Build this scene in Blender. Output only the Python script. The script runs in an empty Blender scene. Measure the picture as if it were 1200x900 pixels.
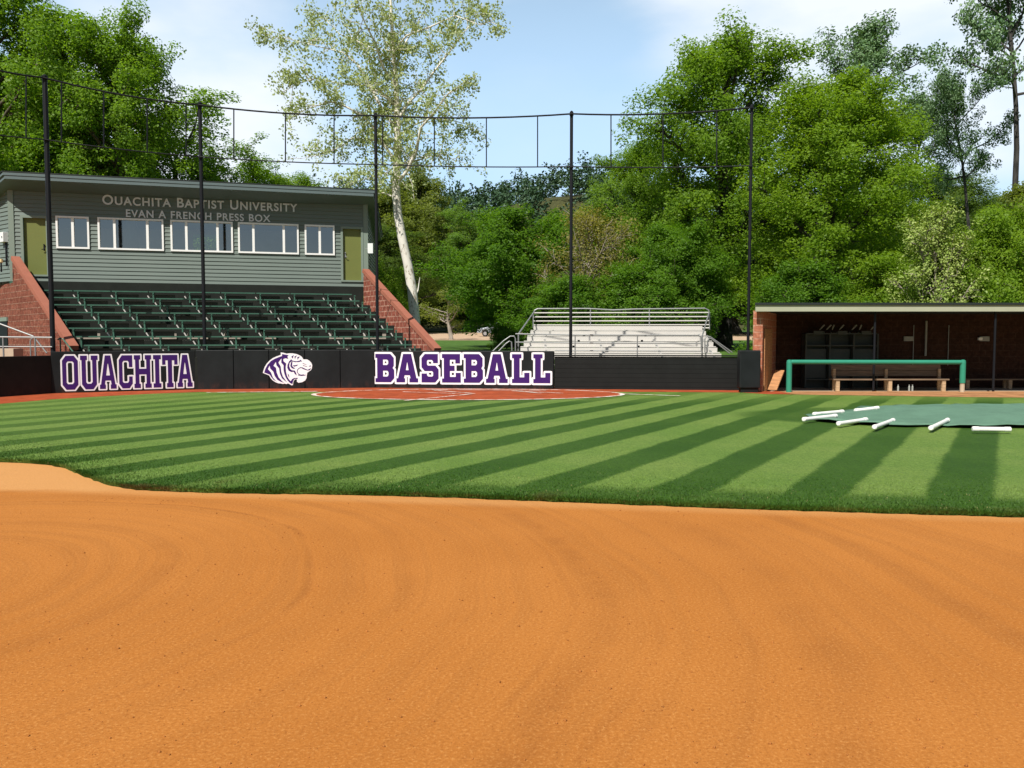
import bpy, math, random
import numpy as np
from mathutils import Vector, Matrix
from mathutils.geometry import tessellate_polygon

scene = bpy.context.scene
COL = scene.collection
R = math.radians
random.seed(7)

# ------------------------------------------------------------------ camera, sky, sun, exposure
EYE = 1.6
FPX = 960.0                      # focal length in pixels of the 1200 px wide photograph
PITCH = math.atan(53 / FPX)
cam_d = bpy.data.cameras.new('camera')
cam_d.sensor_width = 36.0
cam_d.lens = 36.0 * FPX / 1200.0
cam_d.clip_start = 0.05
cam_d.clip_end = 3000
cam = bpy.data.objects.new('camera', cam_d)
COL.objects.link(cam)
cam.location = (0, 0, EYE)
cam.rotation_euler = (math.pi / 2 - PITCH, 0, 0)
scene.camera = cam

SUN_EL, SUN_AZ = R(50), R(206)   # azimuth clockwise from +Y: behind the camera, to its left
world = bpy.data.worlds.new('World')
scene.world = world
world.use_nodes = True


def build_world():
    nt = world.node_tree
    N, L = nt.nodes, nt.links
    N.clear()
    out = N.new('ShaderNodeOutputWorld')
    bg = N.new('ShaderNodeBackground')
    bg.inputs['Strength'].default_value = 0.05
    sky = N.new('ShaderNodeTexSky')
    sky.sky_type = 'NISHITA'
    sky.sun_disc = False
    sky.sun_elevation = SUN_EL
    sky.sun_rotation = SUN_AZ
    sky.air_density = 1.0
    sky.dust_density = 0.6
    sky.ozone_density = 1.6
    tc = N.new('ShaderNodeTexCoord')
    mp = N.new('ShaderNodeMapping')
    mp.inputs['Scale'].default_value = (1.0, 1.0, 2.4)
    L.new(tc.outputs['Generated'], mp.inputs['Vector'])
    no = N.new('ShaderNodeTexNoise')
    no.inputs['Scale'].default_value = 4.2
    no.inputs['Detail'].default_value = 7
    no.inputs['Roughness'].default_value = 0.52
    L.new(mp.outputs['Vector'], no.inputs['Vector'])

    def m(op, a, b=None, clamp=False):
        n = N.new('ShaderNodeMath'); n.operation = op; n.use_clamp = clamp
        for i, v in enumerate((a, b)):
            if v is None: continue
            if hasattr(v, 'links'): L.new(v, n.inputs[i])
            else: n.inputs[i].default_value = v
        return n.outputs[0]
    total = None
    # banks of cloud: azimuth from +Y (deg, right positive), elevation, radius (deg), weight
    for az, el, rad, w in ((-22, 17, 10, 0.62), (-17, 10, 9, 0.5), (17, 23, 11, 0.72), (26, 16, 11, 0.5),
                           (36, 20, 14, 0.45), (0, 27, 7, 0.3), (-55, 22, 16, .5), (60, 24, 14, .4)):
        d = Vector((math.sin(R(az)) * math.cos(R(el)), math.cos(R(az)) * math.cos(R(el)), math.sin(R(el))))
        dt = N.new('ShaderNodeVectorMath'); dt.operation = 'DOT_PRODUCT'
        L.new(tc.outputs['Generated'], dt.inputs[0]); dt.inputs[1].default_value = d
        mr = N.new('ShaderNodeMapRange'); mr.interpolation_type = 'SMOOTHSTEP'
        mr.inputs['From Min'].default_value = math.cos(R(rad)); mr.inputs['From Max'].default_value = 1.0
        mr.inputs['To Min'].default_value = 0; mr.inputs['To Max'].default_value = w
        L.new(dt.outputs['Value'], mr.inputs['Value'])
        total = mr.outputs[0] if total is None else m('ADD', total, mr.outputs[0])
    nb = m('MULTIPLY', m('SUBTRACT', no.outputs['Fac'], 0.42), 2.6)
    f = m('ADD', m('MULTIPLY', total, 1.15), nb)
    f = m('MULTIPLY', m('MULTIPLY', f, 0.85, True), m('MULTIPLY', m('ADD', total, 0.12), 1.6, True), True)
    veil = m('MULTIPLY', f, 0.92, True)
    # thin bright haze over the northern half of the sky, in front of the camera
    sx = N.new('ShaderNodeSeparateXYZ'); L.new(tc.outputs['Generated'], sx.inputs[0])
    hz = N.new('ShaderNodeMapRange'); hz.interpolation_type = 'SMOOTHSTEP'
    hz.inputs['From Min'].default_value = -0.1; hz.inputs['From Max'].default_value = 0.75
    L.new(sx.outputs['Y'], hz.inputs['Value'])
    up = N.new('ShaderNodeMapRange'); up.interpolation_type = 'SMOOTHSTEP'
    up.inputs['From Min'].default_value = 0.15; up.inputs['From Max'].default_value = 0.75
    up.inputs['To Min'].default_value = 1.0; up.inputs['To Max'].default_value = 0.0
    L.new(sx.outputs['Z'], up.inputs['Value'])
    thin = m('MULTIPLY', m('MULTIPLY', hz.outputs[0], up.outputs[0]), 0.97)
    mix = N.new('ShaderNodeMix'); mix.data_type = 'RGBA'
    L.new(veil, mix.inputs[0])
    hs = N.new('ShaderNodeMix'); hs.data_type = 'RGBA'; hs.blend_type = 'MULTIPLY'
    hs.inputs[0].default_value = 1.0
    L.new(sky.outputs[0], hs.inputs[6]); hs.inputs[7].default_value = (1.0, 1.0, 1.0, 1)
    hm = N.new('ShaderNodeMix'); hm.data_type = 'RGBA'
    L.new(thin, hm.inputs[0]); L.new(hs.outputs[2], hm.inputs[6]); hm.inputs[7].default_value = (9.6, 13.9, 18.6, 1)
    L.new(hm.outputs[2], mix.inputs[6])
    mix.inputs[7].default_value = (15.4, 16.2, 17.2, 1)
    L.new(mix.outputs[2], bg.inputs['Color'])
    L.new(bg.outputs[0], out.inputs[0])


build_world()
sun_d = bpy.data.lights.new('sun', 'SUN')
sun_d.energy = 5.0
sun_d.angle = R(0.5)
sun_d.color = (1.0, 0.95, 0.87)
sun = bpy.data.objects.new('sun', sun_d)
COL.objects.link(sun)
SUN_DIR = Vector((math.sin(SUN_AZ) * math.cos(SUN_EL), math.cos(SUN_AZ) * math.cos(SUN_EL), math.sin(SUN_EL)))
sun.rotation_euler = SUN_DIR.to_track_quat('Z', 'Y').to_euler()
sun.location = (0, 0, 60)
vs = scene.view_settings
vs.view_transform = 'Standard'
vs.look = 'None'
vs.gamma = 1
vs.use_curve_mapping = False
vs.exposure = 0.35
scene.cycles.max_bounces = 6
scene.cycles.transparent_max_bounces = 8

# ------------------------------------------------------------------ surveying: photograph pixel -> place in the world
_cp, _sp = math.cos(PITCH), math.sin(PITCH)


def ray(px, py):
    u = (px - 600) / FPX
    v = (450 - py) / FPX
    return Vector((u, _cp + v * _sp, v * _cp - _sp))


def ground(px, py, z=0.0):
    d = ray(px, py)
    return Vector((0, 0, EYE)) + d * ((z - EYE) / d.z)


def at_depth(px, py, y):
    d = ray(px, py)
    return Vector((0, 0, EYE)) + d * (y / d.y)


def on_wall(px, py, p0, dr):
    """hit of the ray with the vertical plane through p0 along dr: (distance along dr, height)"""
    d = ray(px, py)
    n = Vector((-dr[1], dr[0], 0))
    t = (n.x * p0[0] + n.y * p0[1]) / (n.x * d.x + n.y * d.y)
    P = Vector((0, 0, EYE)) + d * t
    return (P.x - p0[0]) * dr[0] + (P.y - p0[1]) * dr[1], P.z


_TD = [(-2000, 0), (27, 0), (32, .35), (40, .9), (60, 1.16), (90, 1.5), (130, 2.55), (160, 3.2), (2500, 3.2)]


def terrain(y):
    return float(np.interp(y, [a for a, b in _TD], [b for a, b in _TD]))


# ------------------------------------------------------------------ materials
def new_mat(name):
    m = bpy.data.materials.new(name)
    m.use_nodes = True
    nt = m.node_tree
    b = nt.nodes['Principled BSDF']
    return m, nt, b


class NB:
    """tiny node helper"""
    def __init__(s, nt): s.nt = nt; s.N = nt.nodes; s.L = nt.links
    def put(s, v, sock):
        if hasattr(v, 'links'): s.L.new(v, sock)
        else:
            if isinstance(v, (tuple, list)) and len(v) == 3 and sock.type == 'RGBA': v = (*v, 1)
            sock.default_value = v
    def math(s, op, a, b=None, clamp=False):
        n = s.N.new('ShaderNodeMath'); n.operation = op; n.use_clamp = clamp
        s.put(a, n.inputs[0])
        if b is not None: s.put(b, n.inputs[1])
        return n.outputs[0]
    def mix(s, f, a, b, blend='MIX'):
        n = s.N.new('ShaderNodeMix'); n.data_type = 'RGBA'; n.blend_type = blend
        s.put(f, n.inputs[0]); s.put(a, n.inputs[6]); s.put(b, n.inputs[7])
        return n.outputs[2]
    def noise(s, vec, scale, detail=4, rough=.5, out='Fac', dim='3D'):
        n = s.N.new('ShaderNodeTexNoise'); n.noise_dimensions = dim
        if dim == '1D': s.put(vec, n.inputs['W'])
        elif vec is not None: s.put(vec, n.inputs['Vector'])
        n.inputs['Scale'].default_value = scale; n.inputs['Detail'].default_value = detail
        n.inputs['Roughness'].default_value = rough
        return n.outputs[out]
    def ramp(s, v, lo, hi, a=0.0, b=1.0, smooth=True):
        n = s.N.new('ShaderNodeMapRange')
        n.interpolation_type = 'SMOOTHSTEP' if smooth else 'LINEAR'
        s.put(v, n.inputs['Value']); n.inputs['From Min'].default_value = lo; n.inputs['From Max'].default_value = hi
        n.inputs['To Min'].default_value = a; n.inputs['To Max'].default_value = b
        return n.outputs[0]
    def pos(s):
        return s.N.new('ShaderNodeNewGeometry').outputs['Position']
    def obj(s):
        return s.N.new('ShaderNodeTexCoord').outputs['Object']
    def uv(s):
        return s.N.new('ShaderNodeTexCoord').outputs['UV']
    def xyz(s, v):
        n = s.N.new('ShaderNodeSeparateXYZ'); s.put(v, n.inputs[0]); return n.outputs
    def scale(s, v, sc):
        n = s.N.new('ShaderNodeMapping'); s.put(v, n.inputs['Vector']); n.inputs['Scale'].default_value = sc
        return n.outputs[0]
    def bump(s, h, strength, dist, bsdf):
        n = s.N.new('ShaderNodeBump'); s.put(h, n.inputs['Height'])
        n.inputs['Strength'].default_value = strength; n.inputs['Distance'].default_value = dist
        s.L.new(n.outputs[0], bsdf.inputs['Normal'])


def plain(name, col, rough=.6, spec=.4, metal=0.0, var=.18, nscale=3.0, bump=0.0):
    m, nt, b = new_mat(name)
    n = NB(nt)
    o = n.pos()
    f = n.noise(o, nscale, 5, .6)
    f2 = n.noise(o, nscale * 14, 3, .6)
    k = n.math('ADD', n.math('MULTIPLY', n.math('SUBTRACT', f, .5), 2 * var), n.math('MULTIPLY', n.math('SUBTRACT', f2, .5), var))
    k = n.math('ADD', k, 1.0)
    c = n.mix(1.0, (*col, 1), (1, 1, 1, 1), 'MULTIPLY')
    sc = n.N.new('ShaderNodeVectorMath'); sc.operation = 'SCALE'
    n.put(c, sc.inputs[0]); n.put(k, sc.inputs['Scale'])
    n.L.new(sc.outputs[0], b.inputs['Base Color'])
    b.inputs['Roughness'].default_value = rough
    b.inputs['Specular IOR Level'].default_value = spec
    b.inputs['Metallic'].default_value = metal
    if bump: n.bump(f2, 1.0, bump, b)
    return m


def brick_mat(name, c1, c2, mortar, bw=.4, bh=.2, rough_face=.012, msize=.012, strength=1.0):
    m, nt, b = new_mat(name)
    n = NB(nt)
    uv = n.uv()
    t = n.N.new('ShaderNodeTexBrick')
    n.put(uv, t.inputs['Vector'])
    t.inputs['Color1'].default_value = (*c1, 1); t.inputs['Color2'].default_value = (*c2, 1)
    t.inputs['Mortar'].default_value = (*mortar, 1)
    t.inputs['Scale'].default_value = 1.0
    t.inputs['Mortar Size'].default_value = msize
    t.inputs['Brick Width'].default_value = bw; t.inputs['Row Height'].default_value = bh
    p = n.pos()
    f = n.noise(p, 9, 6, .7)
    c = n.mix(n.ramp(f, .35, .65, 0, .75), t.outputs['Color'], (c1[0] * .55, c1[1] * .5, c1[2] * .5, 1))
    n.L.new(c, b.inputs['Base Color'])
    h = n.math('ADD', n.math('MULTIPLY', t.outputs['Fac'], -.8), n.math('MULTIPLY', n.noise(p, 16, 5, .65), 1.6))
    n.bump(h, strength, rough_face, b)
    b.inputs['Roughness'].default_value = .9
    b.inputs['Specular IOR Level'].default_value = .15
    return m


def wood_mat(name, col, rough=.75):
    m, nt, b = new_mat(name)
    n = NB(nt)
    f = n.noise(n.scale(n.uv(), (2, 40, 1)), 1.0, 5, .6)
    c = n.mix(n.ramp(f, .3, .7), tuple(x * .6 for x in col), tuple(x * 1.2 for x in col))
    n.L.new(c, b.inputs['Base Color'])
    b.inputs['Roughness'].default_value = rough
    n.bump(f, .5, .004, b)
    return m


def leaf_mat(name, ca, cb, transl=.56, hue_noise=.5, spec=.25):
    m, nt, b = new_mat(name)
    n = NB(nt)
    N, L = n.N, n.L
    at = N.new('ShaderNodeAttribute'); at.attribute_name = 'clump'
    geo = N.new('ShaderNodeNewGeometry')
    f = n.math('ADD', n.math('MULTIPLY', at.outputs['Fac'], 1 - hue_noise), n.math('MULTIPLY', geo.outputs['Random Per Island'], hue_noise))
    c = n.mix(f, (*ca, 1), (*cb, 1))
    b.inputs['Roughness'].default_value = .48
    b.inputs['Specular IOR Level'].default_value = spec
    L.new(c, b.inputs['Base Color'])
    tr = N.new('ShaderNodeBsdfTranslucent')
    c2 = n.mix(1.0, c, (1.25, 1.25, .45, 1), 'MULTIPLY')
    L.new(c2, tr.inputs['Color'])
    mx = N.new('ShaderNodeMixShader'); mx.inputs[0].default_value = transl
    L.new(b.outputs[0], mx.inputs[1]); L.new(tr.outputs[0], mx.inputs[2])
    L.new(mx.outputs[0], N['Material Output'].inputs['Surface'])
    return m


def bark_mat(name, ca, cb, sc=6, patch=False):
    m, nt, b = new_mat(name)
    n = NB(nt)
    o = n.obj()
    if patch:
        f = n.noise(n.scale(o, (2.2, 2.2, .9)), 3.6, 7, .7)
        c = n.mix(n.ramp(f, .52, .62), (*ca, 1), (*cb, 1))
        z = n.xyz(o)[2]
    else:
        f = n.noise(n.scale(o, (1, 1, .18)), sc, 5, .65)
        c = n.mix(n.ramp(f, .35, .65), (*ca, 1), (*cb, 1))
        n.bump(f, .8, .03, b)
    n.L.new(c, b.inputs['Base Color'])
    b.inputs['Roughness'].default_value = .85
    b.inputs['Specular IOR Level'].default_value = .2
    return m


STRIPE_DIR = Vector((math.sin(R(31.2)), math.cos(R(31.2))))
STRIPE_PERP = Vector((STRIPE_DIR.y, -STRIPE_DIR.x))
MOUND_C, MOUND_A, MOUND_B = (10.5, 16.6), 4.6, 2.05


def grass_mat(name, blades=False):
    """mown turf: bands of grass bent to and from the viewer, with the passes round the edge and the mound"""
    m, nt, b = new_mat(name)
    n = NB(nt)
    p = n.pos()
    X = n.xyz(p)
    wob = n.math('MULTIPLY', n.math('SUBTRACT', n.noise(p, .7, 3, .5), .5), .16)
    s = n.math('ADD', n.math('ADD', n.math('MULTIPLY', X[0], STRIPE_PERP.x), n.math('MULTIPLY', X[1], STRIPE_PERP.y)), wob)
    per = 1.25
    ph = n.math('MULTIPLY', n.math('ADD', s, .387 + 40 * per + per * .25), 1 / per)
    fr = n.math('FRACT', ph)
    tri = n.math('ABSOLUTE', n.math('SUBTRACT', fr, .25))      # 0 at the middle of a dark band
    tri = n.math('MINIMUM', tri, n.math('ABSOLUTE', n.math('SUBTRACT', fr, 1.25)))
    fine = n.math('MULTIPLY', n.math('SUBTRACT', n.noise(p, 26, 3, .6), .5), .12)
    dark = n.ramp(n.math('ADD', tri, fine), .205, .275, 1, 0)
    # border passes
    e = n.math('ADD', n.math('ADD', X[1], n.math('MULTIPLY', X[0], .1507)), n.math('ADD', -8.02, n.math('MULTIPLY', wob, 1.2)))
    border = n.ramp(e, .45, .95, 1, 0)
    border = n.math('MULTIPLY', border, n.ramp(X[0], -3.6, -.5, .35, .9))
    dx = n.math('DIVIDE', n.math('SUBTRACT', X[0], MOUND_C[0]), MOUND_A)
    dy = n.math('DIVIDE', n.math('SUBTRACT', X[1], MOUND_C[1]), MOUND_B)
    rr = n.math('SQRT', n.math('ADD', n.math('MULTIPLY', dx, dx), n.math('MULTIPLY', dy, dy)))
    rr = n.math('ADD', rr, n.math('MULTIPLY', wob, .3))
    ring = n.math('MULTIPLY', n.ramp(rr, 1.18, 1.34, .9, 0), n.ramp(X[0], 6.0, 8.6, 1, .25))
    dark = n.math('MAXIMUM', dark, n.math('MAXIMUM', border, ring))
    # far left the passes cross and wash out
    wash = n.math('MULTIPLY', n.ramp(X[0], -13, -4, .45, 1.0), n.ramp(X[1], 19.5, 22.5, 1.0, .35))
    dark = n.math('MULTIPLY', dark, wash)
    patch = n.noise(p, .55, 4, .6)
    light_c = n.mix(n.ramp(patch, .3, .7), (.128, .225, .040), (.170, .256, .056))
    dark_c = n.mix(n.ramp(patch, .3, .7), (.034, .092, .007), (.050, .116, .012))
    c = n.mix(dark, light_c, dark_c)
    # worn, thin brown turf along the lip
    worn = n.math('MULTIPLY', n.ramp(n.noise(p, 1.7, 4, .65), .52, .66), n.ramp(e, .1, .7, .75, 0))
    worn = n.math('MULTIPLY', worn, n.ramp(X[0], -1.0, 1.2, 1, .25))
    c = n.mix(worn, c, (.12, .075, .025, 1))
    if blades:
        rnd = n.N.new('ShaderNodeNewGeometry').outputs['Random Per Island']
        c = n.mix(n.ramp(rnd, .0, 1, 0, .25, False), c, n.mix(1.0, c, (.45, .5, .4, 1), 'MULTIPLY'))
        straw = n.ramp(rnd, .985, .99, 0, .6, False)
        c = n.mix(straw, c, (.32, .27, .12, 1))
        b.inputs['Roughness'].default_value = .6
    else:
        g1 = n.noise(n.scale(p, (1, .5, 1)), 46, 4, .8)
        g2 = n.noise(n.scale(p, (1, .45, 1)), 15, 4, .7)
        c = n.mix(n.ramp(g1, .3, .7, .0, .85), c, n.mix(1.0, c, (.42, .5, .36, 1), 'MULTIPLY'))
        c = n.mix(n.ramp(g2, .3, .7, .55, 0), c, n.mix(1.0, c, (1.35, 1.25, 1.2, 1), 'MULTIPLY'))
        n.bump(n.math('ADD', g1, n.math('MULTIPLY', g2, .8)), .7, .03, b)
        b.inputs['Roughness'].default_value = .8
    b.inputs['Specular IOR Level'].default_value = .2
    n.L.new(c, b.inputs['Base Color'])
    return m


def dirt_mat(name):
    """raked clay: concentric drag-mat rings, grit, dry pale tongue of the base path"""
    m, nt, b = new_mat(name)
    n = NB(nt)
    p = n.pos()
    X = n.xyz(p)
    big = n.noise(p, .35, 4, .55)
    w = n.math('MULTIPLY', n.math('SUBTRACT', n.noise(p, .45, 2, .5), .5), .55)
    cx, cy = -4.2, 5.2
    ax = n.math('SUBTRACT', X[0], cx); ay = n.math('SUBTRACT', X[1], cy)
    r = n.math('ADD', n.math('SQRT', n.math('ADD', n.math('MULTIPLY', ax, ax), n.math('MULTIPLY', ay, ay))), w)
    ringn = n.noise(r, 5.0, 6, .75, dim='1D')
    fade = n.ramp(n.noise(p, .5, 3, .5), .32, .62)
    tracks = None
    for rad, wd, amp in ((2.85, .035, 1.0), (3.05, .16, .3), (3.2, .03, .5), (4.55, .03, .6), (5.5, .03, .5), (3.5, .10, .6), (3.95, .05, .45), (4.75, .13, .95), (5.02, .05, .5), (5.9, .2, .8), (6.35, .07, .35), (6.95, .12, .7), (7.9, .15, .5), (1.9, .09, .5), (1.3, .06, .4)):
        d = n.math('ABSOLUTE', n.math('SUBTRACT', r, rad))
        g = n.ramp(d, 0, wd * 1.5, amp, 0)
        tracks = g if tracks is None else n.math('MAXIMUM', tracks, g)
    brk = n.ramp(n.noise(p, 2.6, 4, .6), .3, .62, .25, 1)
    tracks = n.math('MULTIPLY', n.math('MULTIPLY', tracks, brk), n.ramp(fade, 0, 1, .3, 1))
    base = n.mix(n.ramp(big, .3, .7), (.385, .138, .0245), (.438, .165, .033))
    base = n.mix(n.math('MULTIPLY', n.math('MULTIPLY', n.ramp(ringn, .42, .64), n.ramp(fade, 0, 1, .35, 1)), .38), base, (.325, .122, .026, 1))
    base = n.mix(n.math('MULTIPLY', tracks, .62), base, (.28, .098, .020, 1))
    # dry, pale base path at the left
    tongue = n.math('MULTIPLY', n.ramp(n.math('ADD', X[1], n.math('MULTIPLY', n.noise(p, 1.2, 3, .5), .3)), 8.55, 8.85), n.ramp(X[0], -3.9, -3.3, 1, 0))
    lip = n.math('ADD', n.math('ADD', X[1], n.math('MULTIPLY', X[0], .1507)), n.math('MULTIPLY', w, .25))
    tongue = n.math('MAXIMUM', tongue, n.math('MULTIPLY', n.ramp(lip, 7.62, 7.95), .7))
    base = n.mix(n.math('MULTIPLY', tongue, .8), base, (.56, .29, .105, 1))
    # grit
    g1 = n.noise(p, 95, 4, .85)
    g2 = n.noise(p, 30, 5, .8)
    g3 = n.noise(p, 60, 4, .8)
    vor = n.N.new('ShaderNodeTexVoronoi'); vor.feature = 'F1'; n.put(p, vor.inputs['Vector']); vor.inputs['Scale'].default_value = 75
    base = n.mix(n.ramp(g1, .2, .5, .55, 0), base, n.mix(1.0, base, (.55, .48, .4, 1), 'MULTIPLY'))
    base = n.mix(n.ramp(g1, .55, .78, 0, .6), base, (.60, .31, .12, 1))
    base = n.mix(n.ramp(g3, .52, .66, 0, .45), base, (.64, .32, .10, 1))
    base = n.mix(n.ramp(g3, .36, .48, .45, 0), base, (.24, .080, .015, 1))
    base = n.mix(n.ramp(g2, .25, .5, .3, 0), base, n.mix(1.0, base, (.7, .62, .55, 1), 'MULTIPLY'))
    vr = n.xyz(vor.outputs['Color'])[0]
    sp = n.math('MULTIPLY', n.ramp(vor.outputs['Distance'], .15, .32, 1, 0), n.ramp(vr, .94, .96))
    base = n.mix(n.math('MULTIPLY', sp, .7), base, (.16, .055, .015, 1))
    n.L.new(base, b.inputs['Base Color'])
    h = n.math('ADD', n.math('ADD', n.math('MULTIPLY', g2, .9), n.math('MULTIPLY', g1, .5)), n.math('ADD', n.math('MULTIPLY', ringn, 1.1), n.math('MULTIPLY', tracks, -1.3)))
    n.bump(h, .8, .0045, b)
    b.inputs['Roughness'].default_value = .95
    b.inputs['Specular IOR Level'].default_value = .1
    return m


def clay_mat(name, col, var=.25):
    m, nt, b = new_mat(name)
    n = NB(nt)
    p = n.pos()
    f = n.noise(p, 2.2, 5, .6); g = n.noise(p, 45, 4, .7)
    c = n.mix(n.ramp(f, .3, .7), tuple(x * (1 - var) for x in col), tuple(x * (1 + var * .6) for x in col))
    c = n.mix(n.ramp(g, .25, .55, .5, 0), c, n.mix(1.0, c, (.55, .5, .45, 1), 'MULTIPLY'))
    n.L.new(c, b.inputs['Base Color'])
    n.bump(g, .7, .012, b)
    b.inputs['Roughness'].default_value = .95
    b.inputs['Specular IOR Level'].default_value = .1
    return m


def glass_mat(name):
    m, nt, b = new_mat(name)
    n = NB(nt)
    N, L = n.N, n.L
    tr = N.new('ShaderNodeBsdfTransparent'); tr.inputs[0].default_value = (.72, .76, .78, 1)
    gl = N.new('ShaderNodeBsdfGlossy'); gl.inputs['Roughness'].default_value = .03; gl.inputs[0].default_value = (.9, .93, .95, 1)
    fz = N.new('ShaderNodeFresnel'); fz.inputs['IOR'].default_value = 1.6
    mx = N.new('ShaderNodeMixShader')
    L.new(n.math('ADD', fz.outputs[0], .26, True), mx.inputs[0]); L.new(tr.outputs[0], mx.inputs[1]); L.new(gl.outputs[0], mx.inputs[2])
    L.new(mx.outputs[0], N['Material Output'].inputs['Surface'])
    return m


def pad_mat(name, col, seam=0.0):
    m, nt, b = new_mat(name)
    n = NB(nt); p = n.pos()
    f = n.noise(p, 1.6, 5, .6)
    c = n.mix(n.ramp(f, .3, .7), tuple(x * .8 for x in col), tuple(x * 1.3 for x in col))
    # red dust splashed up from the track
    dust = n.math('MULTIPLY', n.ramp(n.xyz(p)[2], .02, .34, 1, 0), n.ramp(n.noise(n.scale(p, (1, 1, .5)), 5, 5, .7), .42, .7))
    c = n.mix(n.math('MULTIPLY', dust, .18), c, (.20, .07, .04, 1))
    n.L.new(c, b.inputs['Base Color'])
    b.inputs['Roughness'].default_value = .55; b.inputs['Specular IOR Level'].default_value = .22
    n.bump(n.noise(n.scale(p, (1, 1, .35)), 4, 3, .5), .35, .02, b)
    return m


M = {}
M['turf'] = grass_mat('mown turf')
M['blade'] = grass_mat('mown turf blades', True)
M['dirt'] = dirt_mat('raked orange clay')
M['clay'] = clay_mat('red clay', (.36, .075, .028))
M['clay_tan'] = clay_mat('tan clay', (.40, .20, .09))
M['chalk'], _nt, _b = new_mat('scuffed chalk')
_n = NB(_nt)
_f = _n.ramp(_n.noise(_n.pos(), 3.4, 6, .75), .40, .58)
_n.L.new(_n.mix(_f, (.46, .20, .12), (.80, .75, .68)), _b.inputs['Base Color'])
_b.inputs['Roughness'].default_value = .95
M['lawn'] = clay_mat('rough lawn', (.075, .15, .028), .35)
M['gravel'] = clay_mat('sandy gravel', (.50, .36, .24), .15)
M['forest_floor'] = clay_mat('leaf litter', (.07, .075, .03), .4)
M['siding'] = plain('grey green vinyl siding', (.140, .176, .155), .55, .35, var=.07, nscale=1.2)
M['trim'] = plain('grey green trim', (.19, .24, .20), .5, .4, var=.06)
M['fascia'] = plain('blue grey fascia', (.105, .145, .148), .45, .45, var=.08)
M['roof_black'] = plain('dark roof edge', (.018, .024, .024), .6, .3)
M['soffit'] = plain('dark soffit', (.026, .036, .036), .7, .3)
M['door'] = plain('olive door paint', (.145, .165, .043), .5, .35, var=.07)
M['white'] = plain('white vinyl frame', (.80, .80, .78), .4, .4, var=.04)
M['room'] = plain('grey room paint', (.70, .71, .72), .8, .2)
M['roomdark'] = plain('dark room carpet', (.06, .065, .07), .9, .1)
M['glass'] = glass_mat('window glass')
M['silver'] = plain('dull silver letters', (.66, .69, .72), .45, .5, var=.08)
M['brick'] = brick_mat('split face block', (.25, .080, .052), (.36, .130, .085), (.46, .29, .21),   .4, .2, .06)
M['brick_s'] = brick_mat('smooth red block', (.225, .068, .046), (.31, .10, .068), (.46, .27, .20), .3, .2, .01, .02)
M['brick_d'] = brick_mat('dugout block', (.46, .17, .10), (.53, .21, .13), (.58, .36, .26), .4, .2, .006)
M['cap'] = plain('red concrete cap', (.31, .115, .075), .85, .2, var=.2)
M['deck'] = plain('black painted concrete', (.016, .019, .016), .85, .15, var=.35)
M['panel_k'] = plain('dark olive kick board', (.048, .054, .044), .8, .2, var=.35)
M['tread'] = plain('worn concrete', (.34, .30, .25), .9, .15, var=.3)
M['bench_g'] = plain('dark green bench paint', (.040, .112, .077), .45, .45, var=.3, nscale=5)
M['pad'] = pad_mat('black vinyl padding', (.0085, .0105, .0115))
M['pad_b'] = pad_mat('brown black padding', (.013, .0105, .0085))
M['plank'] = plain('black painted planks', (.009, .0105, .010), .65, .2, var=.5, nscale=2.2)
M['ltr_w'] = plain('white vinyl lettering', (.82, .81, .84), .45, .4, var=.03)
M['ltr_p'] = plain('purple vinyl lettering', (.042, .009, .118), .5, .25, var=.06)
M['steel_k'] = plain('black steel', (.006, .007, .010), .55, .25)
M['steel'] = plain('galvanised steel', (.27, .28, .275), .5, .5, .4, var=.15)
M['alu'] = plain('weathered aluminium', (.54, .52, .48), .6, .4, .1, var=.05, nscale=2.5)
M['fascia_d'] = plain('beige green fascia', (.36, .37, .27), .6, .3, var=.12)
M['pad_g'] = plain('green vinyl pipe pad', (.028, .235, .150), .45, .4, var=.18)
M['tarp'] = plain('green mesh tarp', (.105, .200, .138), .85, .15, var=.28, nscale=2.2, bump=.01)
M['pvc'] = plain('white pvc pipe', (.80, .79, .74), .4, .45, var=.05)
M['wood'] = wood_mat('weathered bench wood', (.20, .13, .08))
M['wood_l'] = wood_mat('pale post wood', (.50, .33, .19))
M['conc'] = plain('concrete slab', (.46, .38, .28), .9, .15, var=.2)
M['brick_i'] = brick_mat('shade darkened block', (.050, .024, .016), (.062, .029, .019), (.075, .042, .03), .4, .2, .006)  # dugout block with the interior shade put into its colour
M['ply'] = wood_mat('orange plywood', (.46, .22, .09))
M['rack'] = plain('dark grey locker', (.055, .064, .06), .6, .35)
M['paper'] = plain('pale wall plate', (.30, .31, .29), .6, .3)
M['yellow'] = plain('pale yellow lamp cover', (.72, .58, .30), .5, .4)
M['car'] = plain('silver car paint', (.42, .46, .52), .28, .6, .35, var=.03)
M['car_glass'] = plain('dark car glass', (.02, .025, .03), .1, .6)
M['tyre'] = plain('rubber', (.015, .015, .016), .85, .2)
M['rim'] = plain('alloy rim', (.5, .5, .52), .35, .5, .6)
M['lamp'] = plain('headlamp glass', (.75, .77, .8), .15, .6)
M['plate_w'] = plain('white enclosure paint', (.70, .73, .72), .5, .4, var=.08)

# ------------------------------------------------------------------ mesh builder and tagging
ORG = {}


def origin(o):
    return ORG.get(o.name, Vector((0, 0, 0))) if o else Vector((0, 0, 0))


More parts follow.
